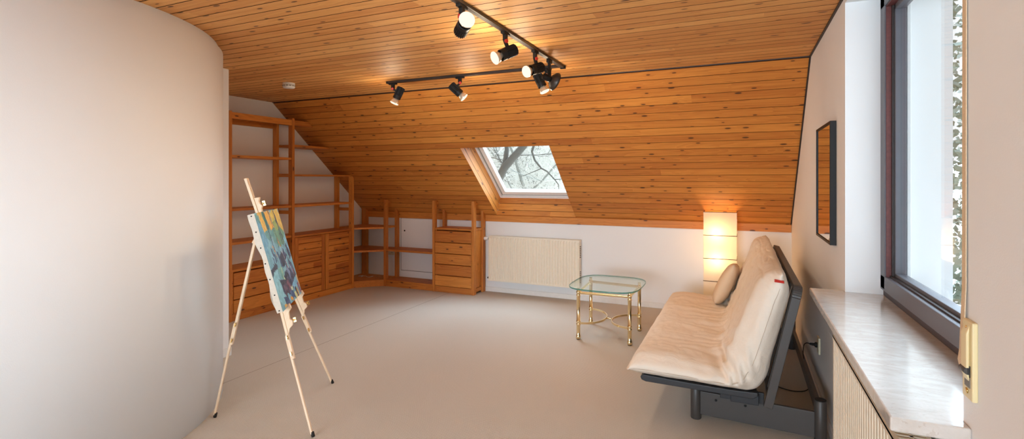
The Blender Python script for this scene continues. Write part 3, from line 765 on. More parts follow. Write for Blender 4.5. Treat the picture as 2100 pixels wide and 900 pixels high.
# low-voltage dish lamp
dx, dy = TX - .004, 3.70
dl = thing('dish_spotlight', 'black dish reflector lamp on a thin rod near the track corner', 'spotlight', (dx, dy, TZ))
obj('adapter', MB().obox((dx, dy, TZ - .012), (0, 1, 0), (1, 0, 0), Uv, .035, .013, .012).obox((dx, dy, TZ - .05), (0, 1, 0), (1, 0, 0), Uv, .012, .010, .028), M['black'], dl, bevel=.003)
obj('rod', MB().tube([(dx, dy, TZ - .07), (dx, dy, TZ - .085)], .006, 12).obox((dx, dy, TZ - .120), Rv, Fv, Uv, .014, .010, .040), M['black'], dl)
Dd = (Rv * .88 - Uv * .33 + Fv * .42).normalized(); pc = Vector((dx, dy, TZ - .150)) + Rv * .012
obj('lamp_body', MB().lathe(pc - Dd * .075, Dd, [(0, .014), (.006, .024), (.05, .026), (.075, .020)], 24), M['black'], dl)
obj('dish', MB().lathe(pc - Dd * .002, Dd, [(0, .02), (.010, .045), (.030, .066), (.044, .072), (.044, .069), (.030, .062), (.012, .04), (.006, .0)], 40, cap=False), M['trackmetal'], dl)
obj('wire', MB().tube([pc - Dd * .07 + Vector((0, 0, .02)), pc - Dd * .09 + Vector((0, 0, .05)), pc - Dd * .04 + Vector((0, 0, .075)), Vector((dx, dy, TZ - .10))], .0025, 8).tube([pc - Dd * .07, pc - Dd * .11 + Vector((0, 0, .03)), pc - Dd * .10 + Vector((0, 0, .07)), Vector((dx - .01, dy, TZ - .11))], .0025, 8), M['black'], dl)
obj('bulb', MB().lathe(pc, Dd, [(.006, .008), (.022, .008), (.030, .002)], 14), M['bulbglow'], dl)
l = light('SPOT', 'dish_beam', (0, 0, 0), SPOT_W, WARM, spot_size=math.radians(100), spot_blend=1., shadow_soft_size=.03)
l.parent = dl; l.location = pc + Dd * .05 - Vector(ORI[dl.name]); aim(l, Dd)

# ------------------------------------------------------------------ paper floor lamp
LX0, LX1, LY0, LY1 = -.369, -.045, 5.75, 6.06
fp = thing('floor_lamp', 'tall square lit paper floor lamp behind the futon sofa', 'floor lamp', ((LX0 + LX1) / 2, (LY0 + LY1) / 2, 0))
zl = [.03, .200, .430, .668, .912, 1.158]
sm2 = MB(); bow = .004
cor = [(LX0, LY0), (LX1, LY0), (LX1, LY1), (LX0, LY1)]
for z0, z1 in zip(zl, zl[1:]):
    nz = 6
    for i in range(4):
        a, b_ = cor[i], cor[(i + 1) % 4]
        for k in range(nz):
            za, zb = z0 + (z1 - z0) * k / nz, z0 + (z1 - z0) * (k + 1) / nz
            ins = lambda z: bow * math.sin(math.pi * (z - z0) / (z1 - z0))
            nrm = Vector((b_[1] - a[1], -(b_[0] - a[0]), 0)).normalized()
            pa, pb = Vector((*a, 0)), Vector((*b_, 0))
            sm2.quad(pa - nrm * ins(za) + Vector((0, 0, za)), pb - nrm * ins(za) + Vector((0, 0, za)), pb - nrm * ins(zb) + Vector((0, 0, zb)), pa - nrm * ins(zb) + Vector((0, 0, zb)))
obj('lamp_shade', sm2, M['paper'], fp, fixn=False)
for z in zl[1:]:
    e = .002
    w_ = MB()
    for i in range(4): w_.tube([(*cor[i], z), (*cor[(i + 1) % 4], z)], .0032, 8)
    obj('wire_frame', w_, M['wire'], fp)
cx, cy = (LX0 + LX1) / 2, (LY0 + LY1) / 2
obj('base', MB().box(LX0 + .01, LX1 - .01, LY0 + .01, LY1 - .01, 0, .02), M['black'], fp, bevel=.003)
obj('stem', MB().tube([(cx, cy, .02), (cx, cy, 1.0)], .007, 10), M['black'], fp)
for z in (.575, .845):
    p_ = (cx - .035, cy - .065, z)
    bl = obj('bulb', MB().lathe((p_[0], p_[1], z - .03), (0, 0, 1), [(0, .012), (.014, .014), (.03, .026), (.045, .03), (.06, .026), (.072, .01), (.074, 0)], 20), M['bulbglow'], fp)
    l = light('POINT', 'lamp_glow', (0, 0, 0), PAPER_LAMP_W, (1, .58, .24), shadow_soft_size=.05); l.parent = fp
    l.location = Vector((p_[0], p_[1] - .0, z + .09)) - Vector(ORI[fp.name])

# ------------------------------------------------------------------ glass side table
tb_ = thing('side_table', 'small brass legged glass side table on the carpet left of the sofa', 'table', (-1.185, 4.9, 0))
tcx, tcy, hx, hy, tz = -1.185, 4.905, .335, .395, .481
def sup(a, k=1.):
    c, s_ = math.cos(a), math.sin(a); e = 2 / 3.6
    return tcx + hx * k * math.copysign(abs(c) ** e, c), tcy + hy * k * math.copysign(abs(s_) ** e, s_)
g = MB(); n = 96; T_ = .014
b0 = 0
for z, k in ((tz, .994), (tz + .002, 1.), (tz + T_ - .002, 1.), (tz + T_, .994)):
    for j in range(n): g.v.append((*sup(2 * math.pi * j / n, k), z))
g.face(list(reversed(range(n))), 0); g.face([3 * n + j for j in range(n)], 0)
for k in range(3):
    for j in range(n): g.face((k * n + j, k * n + (j + 1) % n, (k + 1) * n + (j + 1) % n, (k + 1) * n + j), 1, None, True)
obj('glass_top', g, [M['tableglass'], M['rim']], tb_)
legs = [(-1.400, 4.625), (-.925, 4.645), (-.925, 5.125), (-1.435, 5.185)]
for x, y in legs:
    prof = [(0, .020), (.012, .023), (.030, .022), (.036, .018), (.130, .0175), (.133, .021), (.142, .021), (.145, .0175), (.158, .0175), (.161, .021), (.170, .021), (.173, .0165), (.405, .0165), (.408, .020), (.416, .020), (.419, .0165), (.430, .0165), (.433, .020), (.450, .020), (.455, .014), (.476, .013), (.481, .016)]
    lg = obj('leg', MB().lathe((x, y, .004), (0, 0, 1), [(t * .99, r) for t, r in prof], 24), M['brass'], tb_)
    obj('foot', MB().lathe((x, y, 0), (0, 0, 1), [(0, .017), (.006, .019)], 20), M['black'], lg)
for i in range(4):
    a, b_ = Vector((*legs[i], .437)), Vector((*legs[(i + 1) % 4], .437)); d_ = (b_ - a).normalized() * .015
    obj('rail', MB().bar(a + d_, b_ - d_, .010, .026, (0, 0, 1)).bar(a + d_, b_ - d_, .026, .006, (0, 0, 1)), M['brass'], tb_, bevel=.0015)
def arc(p, q, bulge):
    p, q = Vector(p), Vector(q); mid = (p + q) / 2; h = (q - p) / 2; out = []
    for i in range(33):
        a = math.pi * i / 32; out.append(mid - h * math.cos(a) + Vector(bulge) * math.sin(a))
    return out
def strip(pts, t, hgt):
    mb = MB(); k = len(pts)
    for i, p in enumerate(pts):
        d_ = (pts[min(i + 1, k - 1)] - pts[max(i - 1, 0)]).normalized(); s_ = Vector((d_.y, -d_.x, 0)) * t / 2; u_ = Vector((0, 0, hgt / 2))
        mb.v += [tuple(p - s_ - u_), tuple(p + s_ - u_), tuple(p + s_ + u_), tuple(p - s_ + u_)]
    for i in range(k - 1):
        for j in range(4): mb.face((i * 4 + j, i * 4 + (j + 1) % 4, (i + 1) * 4 + (j + 1) % 4, (i + 1) * 4 + j), 0, None, False)
    mb.face((3, 2, 1, 0)); e = (k - 1) * 4; mb.face((e, e + 1, e + 2, e + 3)); return mb
zr = .152
obj('stretcher', strip(arc((*legs[0], zr), (*legs[3], zr), (.215, 0, 0)), .008, .018), M['brass'], tb_)
obj('stretcher', strip(arc((*legs[1], zr), (*legs[2], zr), (-.215, 0, 0)), .008, .018), M['brass'], tb_)
obj('stretcher_link', MB().tube([(-1.205, 4.90, zr), (-1.136, 4.89, zr)], .007, 12), M['brass'], tb_)

# ------------------------------------------------------------------ futon sofa
sf = thing('futon_sofa', 'cream futon sofa bed on a dark steel frame facing left', 'sofa', (-.1, 4.25, 0))
SY0, SY1 = 3.20, 5.22
# centre line of the bent mattress in (x, z) with thickness
import itertools
def bez(pts, n):
    out = []
    for i in range(n):
        t = i / (n - 1) * (len(pts) - 1); k = min(int(t), len(pts) - 2); f_ = t - k
        p0, p1, p2, p3 = pts[max(k - 1, 0)], pts[k], pts[k + 1], pts[min(k + 2, len(pts) - 1)]
        out.append(tuple(.5 * ((2 * p1[j]) + (-p0[j] + p2[j]) * f_ + (2 * p0[j] - 5 * p1[j] + 4 * p2[j] - p3[j]) * f_ ** 2 + (-p0[j] + 3 * p1[j] - 3 * p2[j] + p3[j]) * f_ ** 3) for j in range(2)))
    return out
#   upper (sitting) side and lower (frame) side of the mattress, from the front edge to the top of the back
up_ = bez([(-.640, .345), (-.600, .395), (-.45, .405), (-.28, .405), (-.14, .405), (-.095, .45), (-.035, .58), (.03, .74), (.085, .88), (.125, .955), (.175, .985)], 110)
lo_ = bez([(-.640, .315), (-.600, .290), (-.45, .283), (-.25, .280), (-.05, .278), (.06, .285), (.125, .36), (.165, .52), (.21, .71), (.245, .86), (.225, .965)], 110)
mt = MB(); NS, NY = 110, 120
def wr_(x, y, z): return noise.fractal(Vector((x * 5, y * 3.2, z * 5)), .9, 2.1, 4)
def yy(j): 
    t = j / (NY - 1); return SY0 + (SY1 - SY0) * t
rows = []
for side in (0, 1):
    grid = []
    for i in range(NS):
        row = []
        for j in range(NY):
            t = j / (NY - 1); y = yy(j)
            e = min(t, 1 - t) * (SY1 - SY0)          # distance from the end
            pinch = 1 - .42 * max(0., 1 - e / .085) ** 2.2
            a, b_ = Vector((up_[i][0], up_[i][1])), Vector((lo_[i][0], lo_[i][1]))
            mid = (a + b_) / 2; hh = (a - b_) / 2
            fr_ = i / (NS - 1)
            q = mid + hh * (pinch if side == 0 else -pinch)
            nrm = hh.normalized() * (1 if side == 0 else -1)
            x, z = q.x, q.y
            # soft sags: two rows of tufting, creases by the bend
            amp = .012 if side == 0 else .006
            dsp = amp * wr_(x, y, z) * min(1, e / .05 + .3)
            if side == 0:
                dsp += .014 * math.sin(math.pi * min(1, fr_ / .4)) if fr_ < .4 else .016 * math.sin(math.pi * min(1, (fr_ - .5) / .5)) if fr_ > .5 else 0
                near = math.exp(-((fr_ - .43) / .06) ** 2)
                dsp += near * .012 * math.sin(y * 9 + 3 * noise.noise(Vector((y * 4, 0, 0))))
                # folds fanning from the bend near each end
                dsp += .016 * math.exp(-((fr_ - .48) / .12) ** 2) * math.exp(-(e / .40) ** 2) * math.sin(70 * (fr_ - .45) + y * 12)
                # long soft creases running across the seat towards the bend
                cr = noise.noise(Vector((y * 7.5, fr_ * 2.2, 4.)))
                dsp -= .009 * max(0., .22 - abs(cr)) / .22 * math.exp(-((fr_ - .36) / .16) ** 2)
                cr2 = noise.noise(Vector((y * 2.2, fr_ * 14, 9.)))
                dsp -= .007 * max(0., .18 - abs(cr2)) / .18 * (1 if fr_ > .52 else .35)
            q = q + nrm * dsp
            row.append((q.x, y + .010 * wr_(x + 3, y, z) * (1 if e < .08 else 0), q.y))
        grid.append(row)
    rows.append(grid)
def add_grid(g_, flip):
    b0 = len(mt.v)
    for r in g_: mt.v += r
    m_ = len(g_[0])
    for i in range(len(g_) - 1):
        for j in range(m_ - 1):
            q = (b0 + i * m_ + j, b0 + (i + 1) * m_ + j, b0 + (i + 1) * m_ + j + 1, b0 + i * m_ + j + 1)
            mt.face(q if not flip else tuple(reversed(q)), 0, None, True)
add_grid(rows[0], False); add_grid(rows[1], True)
# puffed ends (near and far) and the front / top borders
NB = 10
for jj, sgn in ((0, -1), (NY - 1, 1)):
    g_ = []
    for i in range(NS):
        a, b_ = Vector(rows[0][i][jj]), Vector(rows[1][i][jj]); r = []
        fr_ = i / (NS - 1); n_c = (a - b_).length
        for k in range(NB):
            t = k / (NB - 1); p = a.lerp(b_, t); bulge = .040 * (math.sin(math.pi * t) ** .7)
            fold = math.exp(-((fr_ - .50) / .13) ** 2)
            wv = .009 * noise.fractal(Vector((p.x * 7, sgn * 3, p.z * 7)), .8, 2.2, 3) + fold * .026 * math.sin(75 * (fr_ - .45) + 6 * t + 2 * noise.noise(Vector((p.x * 6, 0, p.z * 6)))) * math.sin(math.pi * t)
            p.y += sgn * (bulge + wv * math.sin(math.pi * t)); r.append(tuple(p))
        g_.append(r)
    add_grid(g_, sgn > 0)
for ii, in ((0,), (NS - 1,)):
    g_ = []
    for j in range(NY):
        a, b_ = Vector(rows[0][ii][j]), Vector(rows[1][ii][j]); r = []
        dirv = Vector((-1, 0, 0)) if ii == 0 else Vector((.15, 0, .98)); 
        for k in range(5):
            t = k / 4; p = a.lerp(b_, t) + dirv * .012 * math.sin(math.pi * t); r.append(tuple(p))
        g_.append(r)
    add_grid(g_, ii == 0)
for ii, jj in ((0, 0), (0, NY - 1), (NS - 1, 0), (NS - 1, NY - 1)):
    a, b_ = Vector(rows[0][ii][jj]), Vector(rows[1][ii][jj]); sgn = -1 if jj == 0 else 1
    dirv = Vector((-1, 0, 0)) if ii == 0 else Vector((.15, 0, .98)); g_ = []
    for k in range(NB):
        t = k / (NB - 1); p = a.lerp(b_, t); u1 = Vector((0, sgn * .040 * math.sin(math.pi * t) ** .7, 0)); u2 = dirv * .012 * math.sin(math.pi * t)
        g_.append([tuple(p + u1 * math.cos(math.pi / 2 * m / 4) + u2 * math.sin(math.pi / 2 * m / 4)) for m in range(5)])
    add_grid(g_, False)
mo = obj('mattress', mt, M['futon'], sf)
b = bmesh.new(); b.from_mesh(mo.data); bmesh.ops.remove_doubles(b, verts=b.verts, dist=.0008); bmesh.ops.recalc_face_normals(b, faces=b.faces); b.to_mesh(mo.data); b.free()
for p_ in mo.data.polygons: p_.use_smooth = True
# seam along the near end and the red tag
sp_pts = []
for i in range(4, NS - 4, 3):
    a, b_ = Vector(rows[0][i][0]), Vector(rows[1][i][0]); p = a.lerp(b_, .62); p.y -= .040 * (math.sin(math.pi * .62) ** .7) + .002; sp_pts.append(p)
obj('seam', MB().tube(sp_pts, .0016, 6), M['seam'], mo)
ia = 102; a, b_ = Vector(rows[0][ia][0]), Vector(rows[1][ia][0]); p = a.lerp(b_, .42); p.y -= .043
obj('fabric_tag', MB().hexa([p + Vector((-.022, -.004, -.006)), p + Vector((.026, -.004, -.010)), p + Vector((.026, .006, -.010)), p + Vector((-.022, .006, -.006))], [p + Vector((-.018, -.012, .010)), p + Vector((.020, -.010, .004)), p + Vector((.026, .004, .004)), p + Vector((-.022, .004, .010))]), M['red'], mo)
# steel frame
prof = [(-.560, .285), (-.578, .270), (-.570, .252), (-.545, .244), (.06, .240), (.085, .258), (.085, .279), (-.05, .274), (-.3, .277)]
fr = MB(); fr.prism(prof, SY0 + .03, SY0 + .075, 'y').prism(prof, SY1 - .075, SY1 - .03, 'y'); fr.box(-.575, -.535, SY0 + .07, SY1 - .07, .246, .278).box(.04, .08, SY0 + .07, SY1 - .07, .246, .274)
for k in range(9): yk = SY0 + .2 + k * .2; fr.box(-.55, .06, yk, yk + .04, .262, .274)
obj('seat_frame', fr, M['darkgrey'], sf, bevel=.004)
bk = MB(); A_ = Vector((.135, 0, .215)); B_ = Vector((.285, 0, .895)); dv = (B_ - A_).normalized(); nv = Vector((dv.z, 0, -dv.x))
pts = []
rad = .05
def loop(y): pass
ya, yb = SY0 + .01, SY1 - .01
for yk, sg in ((ya, 1), (yb, -1)):
    bk.bar(A_ + Vector((0, yk, 0)), B_ - dv * .05 + Vector((0, yk, 0)), .046, .022, nv)
    for q in range(6):
        a0, a1 = math.pi / 2 * q / 6, math.pi / 2 * (q + 1) / 6; c = B_ - dv * .05 + Vector((0, yk + sg * .05, 0))
        P0 = c + Vector((0, -sg * .05 * math.cos(a0), 0)) + dv * .05 * math.sin(a0); P1 = c + Vector((0, -sg * .05 * math.cos(a1), 0)) + dv * .05 * math.sin(a1)
        ext = (P1 - P0) * .08; bk.bar(P0 - ext, P1 + ext, .046, .022, nv)
bk.bar(B_ + Vector((0, ya + .05, 0)), B_ + Vector((0, yb - .05, 0)), .046, .022, nv)
for k in range(9): yk = ya + .2 + k * .2; bk.bar(A_ + Vector((0, yk, 0)) + dv * .03 , B_ + Vector((0, yk, 0)) - dv * .01, .018, .04, nv)
bk.bar(A_ + dv * .04 + Vector((0, ya, 0)), A_ + dv * .04 + Vector((0, yb, 0)), .03, .022, nv)
obj('back_frame', bk, M['grey'], sf, bevel=.003)
for x, y in ((-.263, 3.405), (.408, 3.36), (.403, 5.14), (-.263, 5.10)):
    lg = obj('leg', MB().lathe((x, y, 0), (0, 0, 1), [(0, .030), (.004, .032), (.244, .032), (.248, .029)], 24), M['grey'], sf)
    obj('leg_cap', MB().lathe((x, y, .246), (0, 0, 1), [(0, .030), (.005, .030), (.006, .027)], 24), M['black'], lg)
for y in (3.385, 5.12):
    pn = MB().bar((-.236, y + .015, .105), (.380, y - .025 if y < 4 else y, .105), .024, .145, (0, 1, 0))
    sp_ = obj('side_panel', pn, M['grey'], sf, bevel=.003)
    if y < 4:
        for x_, yq in ((-.145, 3.380), (.02, 3.370)): obj('bolt', MB().lathe((x_, yq, .140), (0, -1, 0), [(0, .007), (.004, .007), (.005, .004)], 12), M['black'], sp_)
obj('rear_rail', MB().box(.395, .418, 3.385, 5.12, .13, .215), M['grey'], sf, bevel=.003)
for yk, sg in ((SY0 + .15, -1), (SY1 - .15, 1)):
    br = MB().box(-.12, .12, yk - .01, yk + .01, .175, .242).box(-.06, .09, min(yk, yk + sg * .065), max(yk, yk + sg * .065), .185, .242)
    obj('hinge_bracket', br, M['darkgrey'], sf, bevel=.003)
# cushion
cu_ = MB(); c0 = Vector((-.125, 4.93, .573)); tilt = Vector((.42, .10, .90)).normalized(); lat = Vector((0.05, 1, -.13)); lat = (lat - tilt * lat.dot(tilt)).normalized(); thk = tilt.cross(lat).normalized()
n = 28; hs = .20
for sgn in (1, -1):
    b0 = len(cu_.v)
    for i in range(n + 1):
        for j in range(n + 1):
            u, v = 2 * i / n - 1, 2 * j / n - 1
            th = .068 * ((1 - abs(u) ** 2.6) * (1 - abs(v) ** 2.6)) ** .5
            sx = hs * u * (1 - .07 * v * v); sy = hs * v * (1 - .07 * u * u)
            wv = .004 * noise.noise(Vector((u * 3, v * 3, sgn))) if th > .01 else 0
            cu_.v.append(tuple(c0 + tilt * sx + lat * sy + thk * sgn * (th + wv)))
    for i in range(n):
        for j in range(n):
            q = (b0 + i * (n + 1) + j, b0 + (i + 1) * (n + 1) + j, b0 + (i + 1) * (n + 1) + j + 1, b0 + i * (n + 1) + j + 1); cu_.face(q, 0, None, True)
co = obj('cushion', cu_, M['cushion'], origin=(-.13, 4.93, .42))
b = bmesh.new(); b.from_mesh(co.data); bmesh.ops.remove_doubles(b, verts=b.verts, dist=.002); bmesh.ops.recalc_face_normals(b, faces=b.faces); b.to_mesh(co.data); b.free()
tag(co, 'beige scatter cushion leaning on the far end of the sofa back', 'cushion')

# socket, plug and lamp cord on the right wall
s2 = thing('wall_socket', 'ivory socket low on the right wall with a black plug', 'socket', (XR, 3.997, .38))
obj('plate', MB().box(XR - .012, XR, 3.955, 4.040, .325, .435), M['socket'], s2, bevel=.004)
obj('insert', MB().lathe((XR - .0125, 3.997, .38), (-1, 0, 0), [(0, .024), (.001, .024), (.001, .021)], 20), M['socket'], s2)
pc_ = thing('power_cord', 'black power cord with plug running from the right wall socket behind the sofa', 'power cord', (.44, 4.0, 0))
obj('plug', MB().lathe((XR - .014, 3.997, .38), (-1, 0, .05), [(0, .018), (.012, .018), (.018, .010), (.040, .008), (.046, .005)], 18), M['black'], pc_)
cp = bez([(0, 0)] * 2, 2)
ctrl = [(.425, 3.997, .382), (.405, 4.03, .375), (.396, 4.10, .33), (.405, 4.19, .22), (.445, 4.26, .10), (.452, 4.22, .03), (.43, 4.17, .008), (.39, 4.12, .006), (.32, 4.10, .006), (.24, 4.14, .006), (.16, 4.24, .006), (.05, 4.50, .006), (-.05, 5.0, .006), (-.13, 5.5, .006), (-.17, 5.745, .006)]
path = []
for k in range(len(ctrl) - 1):
    p0, p1, p2, p3 = [Vector(ctrl[min(max(k + i, 0), len(ctrl) - 1)]) for i in (-1, 0, 1, 2)]
    for i in range(8):
        t = i / 8; path.append(.5 * ((2 * p1) + (p2 - p0) * t + (2 * p0 - 5 * p1 + 4 * p2 - p3) * t * t + (3 * p1 - p0 - 3 * p2 + p3) * t ** 3))
path.append(Vector(ctrl[-1]))
obj('cord', MB().tube(path, .0032, 8), M['black'], pc_)

# ------------------------------------------------------------------ easel
G1, G2, G3 = Vector((-2.276, 2.232, 0)), Vector((-2.746, 2.880, 0)), Vector((-3.030, 2.160, 0))
Mp = (G1 + G2) / 2; E_ = (G2 - G1).normalized(); AP = Vector((-2.901, 2.293, 1.478)); LN = (AP - Mp).normalized(); NF = E_.cross(LN).normalized()
if NF.x < 0: NF = -NF
es = thing('easel', 'pale beech folding tripod easel standing in front of the curved wall', 'easel', tuple(Mp))
def leg2(top, foot, name, side):
    d_ = (foot - top); L = d_.length; d_.normalize()
    j = foot - d_ * .46
    lg = obj(name, MB().bar(top, j, .030, .016, side), M['easel'], es, bevel=.002)
    ex = obj('leg_extension', MB().bar(j - d_ * .14 + NF * -.010, foot - d_ * .018 + NF * -.004, .019, .012, side), M['easel'], lg, bevel=.002)
    obj('foot', MB().lathe(foot, -d_, [(0, .0085), (.003, .0105), (.028, .0105), (.03, .008)], 14), M['black'], lg)
    for q, s_ in ((j - d_ * .03, 1), (j - d_ * .13, 1)):
        k = q + E_ * 0 
        axis = Vector(side).cross(d_).normalized()
        sd2 = (Vector(side) - d_ * d_.dot(Vector(side))).normalized()
        if sd2.x < 0: sd2 = -sd2
        w0 = q + sd2 * .015
        obj('wing_nut', MB().lathe(w0, sd2, [(0, .006), (.008, .006), (.012, .003)], 12).obox(w0 + sd2 * .012 + d_ * .007, d_, axis, sd2, .006, .002, .007).obox(w0 + sd2 * .012 - d_ * .007, d_, axis, sd2, .006, .002, .007), M['brassdark'], lg)
    return lg, j, d_
TA = AP + Vector((0, 0, -.10))
leg2(AP - LN * .24 - E_ * .035, G1, 'leg', E_); leg2(AP - LN * .24 + E_ * .035, G2, 'leg', E_)
RT = Vector((-2.83, 2.345, 1.115)) - NF * .045
leg2(RT, G3, 'leg', E_)
# mast with a slot: two rails plus front block
MT = AP + LN * .025
ms = MB(); ms.bar(AP - LN * .72 - E_ * .016, MT - E_ * .016, .014, .016, E_).bar(AP - LN * .72 + E_ * .016, MT + E_ * .016, .014, .016, E_).bar(MT - LN * .06, MT + LN * .005, .046, .016, E_).bar(AP - LN * .75, AP - LN * .66, .046, .016, E_)
obj('mast', ms, M['easel'], es, bevel=.002)
cl = MB()
c0 = AP - LN * .155 + NF * .016
w_ = [(-.055, -.006), (-.055, .010), (-.03, .014), (-.012, .026), (.0, .018), (.02, .014), (.045, .026), (.05, -.006)]
def fr3(a, h, e): return c0 + LN * a + NF * h + E_ * e
i0 = len(cl.v)
for e in (-.017, .017): cl.v += [tuple(fr3(a, h, e)) for a, h in w_]
k = len(w_); cl.face(list(range(k))); cl.face([k + i for i in reversed(range(k))])
for i in range(k): cl.face((i, (i + 1) % k, k + (i + 1) % k, k + i))
tc_ = obj('top_clamp', cl, M['easel'], es, bevel=.002)
wn0 = fr3(.0, .026, 0)
obj('wing_nut', MB().lathe(wn0, NF, [(0, .007), (.008, .007), (.013, .003)], 12).obox(wn0 + NF * .012 + LN * .009, LN, E_, NF, .007, .002, .008).obox(wn0 + NF * .012 - LN * .009, LN, E_, NF, .007, .002, .008), M['brassdark'], tc_)
# canvas geometry
yaw = 2.186; pit = .266; CCn = Vector((-2.686, 2.356, 1.010)); CW, CH, CT = .524, .604, .034
e_ = Vector((math.cos(yaw), math.sin(yaw), 0)); nh = Vector((math.sin(yaw), -math.cos(yaw), 0)); cu2 = Vector((0, 0, math.cos(pit))) - nh * math.sin(pit); cn = e_.cross(cu2).normalized()
if cn.dot(nh) < 0: cn = -cn
# ledge blocks on both front legs
for s_ in (-1, 1):
    top = AP - LN * .24 + E_ * .035 * s_; ft = G1 if s_ < 0 else G2
    d_ = (ft - top).normalized(); 
    # point on the leg at the canvas bottom height
    tt = (top.z - .700) / -d_.z; q = top + d_ * tt
    w_ = [(-.02, .008), (-.02, .055), (.01, .060), (.03, .040), (.07, .036), (.085, .050), (.11, .046), (.125, .022), (.15, .012), (.15, .008)]
    lb = MB()
    for e in (-.011, .011): lb.v += [tuple(q + d_ * a + NF * h + E_ * e) for a, h in w_]
    k = len(w_); lb.face(list(range(k))); lb.face([k + i for i in reversed(range(k))])
    for i in range(k): lb.face((i, (i + 1) % k, k + (i + 1) % k, k + i))
    bo = obj('canvas_ledge', lb, M['easel'], es, bevel=.002)
    for aa in (.085,):
        w0 = q + d_ * aa + NF * .050
        obj('wing_nut', MB().lathe(w0, NF, [(0, .006), (.008, .006), (.012, .003)], 12).obox(w0 + NF * .011 + d_ * .008, d_, E_, NF, .006, .002, .008).obox(w0 + NF * .011 - d_ * .008, d_, E_, NF, .006, .002, .008), M['brassdark'], bo)
obj('crossbar', MB().bar(AP - LN * .60 - E_ * .15 - NF * .012, AP - LN * .60 + E_ * .15 - NF * .012, .026, .012, LN), M['easel'], es, bevel=.002)
obj('rear_hinge', MB().bar(RT - LN * .02, RT + LN * .02 + NF * .04, .05, .05, E_), M['easel'], es, bevel=.003)

# ------------------------------------------------------------------ painting
pt_ = thing('painting', 'unframed abstract canvas in turquoise, navy and yellow resting on the easel', 'painting', tuple(CCn - cu2 * CH / 2))
def cv(a, b, d=0.):      # a 0..1 left to right, b 0..1 top to bottom, d depth outward
    return CCn + e_ * (a - .5) * CW + cu2 * (.5 - b) * CH + cn * d
bd = MB()
NW = 24
def wavy(b): return .006 * math.sin(b * 9) + .004 * math.sin(b * 23 + 1)
ring_f = [(i / NW, 0.) for i in range(NW)] + [(1., i / NW) for i in range(NW)] + [(1 - i / NW, 1.) for i in range(NW)] + [(0., 1 - i / NW) for i in range(NW)]
k = len(ring_f)
for dpt in (-.0005, -CT):
    for a, b_ in ring_f:
        p = cv(a, b_, dpt - (wavy(b_ + a) if dpt < -.01 else 0)); bd.v.append(tuple(p))
for i in range(k): bd.face((i, (i + 1) % k, k + (i + 1) % k, k + i))
bd.face([k + i for i in range(k)])
obj('canvas', bd, M['canvas_side'], pt_)
for i in range(7):
    b_ = .02 + i * .16; obj('tack', MB().lathe(cv(0, b_, -.018), -e_, [(0, .0042), (.0015, .0042), (.0025, .002)], 10), M['black'], pt_)
NA, NBb = 130, 170
rng = np.random.default_rng(5)
aa, bb = np.meshgrid((np.arange(NA) + .5) / NA, (np.arange(NBb) + .5) / NBb, indexing='ij')
def sn(sa, sb, amp):     # smooth random field
    g_ = rng.normal(size=(sa + 3, sb + 3)); x = aa * sa; y = bb * sb; xi = x.astype(int); yi = y.astype(int); fx, fy = x - xi, y - yi
    fx = fx * fx * (3 - 2 * fx); fy = fy * fy * (3 - 2 * fy)
    return amp * ((g_[xi, yi] * (1 - fx) + g_[xi + 1, yi] * fx) * (1 - fy) + (g_[xi, yi + 1] * (1 - fx) + g_[xi + 1, yi + 1] * fx) * fy)
wa = aa + sn(14, 10, .012) + sn(50, 40, .006); wb = bb + sn(10, 14, .012) + sn(40, 50, .008)
img = np.zeros((NA, NBb, 3)); img[:] = (112, 168, 184)
img += (sn(9, 14, 10) + sn(30, 12, 7))[..., None] * np.array([1, 1, .9])
def poly(pts, c, var=9., alpha=1.):
    ins = np.zeros((NA, NBb), bool); j = len(pts) - 1
    for i in range(len(pts)):
        (xi, yi), (xj, yj) = pts[i], pts[j]
        cond = ((yi > wb) != (yj > wb)) & (wa < (xj - xi) * (wb - yi) / (yj - yi + 1e-9) + xi); ins ^= cond; j = i
    cc = np.array(c)[None, None] + (sn(24, 30, var))[..., None]
    img[ins] = img[ins] * (1 - alpha) + cc[ins] * alpha
def line(a0, b0, a1, b1, w0, w1, c): 
    poly([(a0 - w0, b0), (a0 + w0, b0), (a1 + w1, b1), (a1 - w1, b1)], c, 12)
poly([(0, 0), (1, 0), (1, .33), (.6, .40), (.35, .30), (.12, .27), (0, .2)], (92, 150, 148))
poly([(.50, .12), (1, .12), (1, .36), (.75, .42), (.55, .40)], (104, 154, 118))
poly([(.10, 0), (.28, 0), (.31, .18), (.17, .21)], (224, 180, 62)); poly([(.25, 0), (.36, 0), (.39, .20), (.31, .20)], (40, 122, 104))
poly([(.35, 0), (.58, 0), (.62, .19), (.43, .20)], (228, 172, 38)); poly([(.58, 0), (.84, 0), (.83, .19), (.66, .22)], (214, 188, 62)); poly([(.60, .12), (.80, .12), (.74, .24), (.64, .22)], (146, 170, 80))
poly([(.80, 0), (1, 0), (1, .28), (.93, .24), (.84, .18)], (222, 186, 66))
poly([(0, .08), (.12, .1), (.2, .3), (.1, .42), (0, .4)], (96, 158, 186)); poly([(.55, .42), (.78, .40), (.82, .6), (.6, .62)], (126, 182, 198)); poly([(.86, .34), (1, .3), (1, .6), (.9, .6)], (122, 184, 204))
for q in ((.22, .36, .06, .12), (.28, .44, .05, .10), (.18, .47, .05, .08)): poly([(q[0], q[1]), (q[0] + q[2], q[1] + .02), (q[0] + q[2] * 1.2, q[1] + q[3]), (q[0] + .02, q[1] + q[3])], (48, 70, 106))
poly([(.46, .50), (.64, .46), (.68, .60), (.52, .63)], (34, 34, 58)); poly([(.66, .50), (.72, .42), (.78, .52), (.76, .58), (.68, .58)], (44, 58, 92)); poly([(.86, .42), (.92, .40), (.97, .55), (.90, .56)], (38, 44, 78)); poly([(.40, .44), (.46, .46), (.50, .62), (.44, .62)], (46, 76, 112))
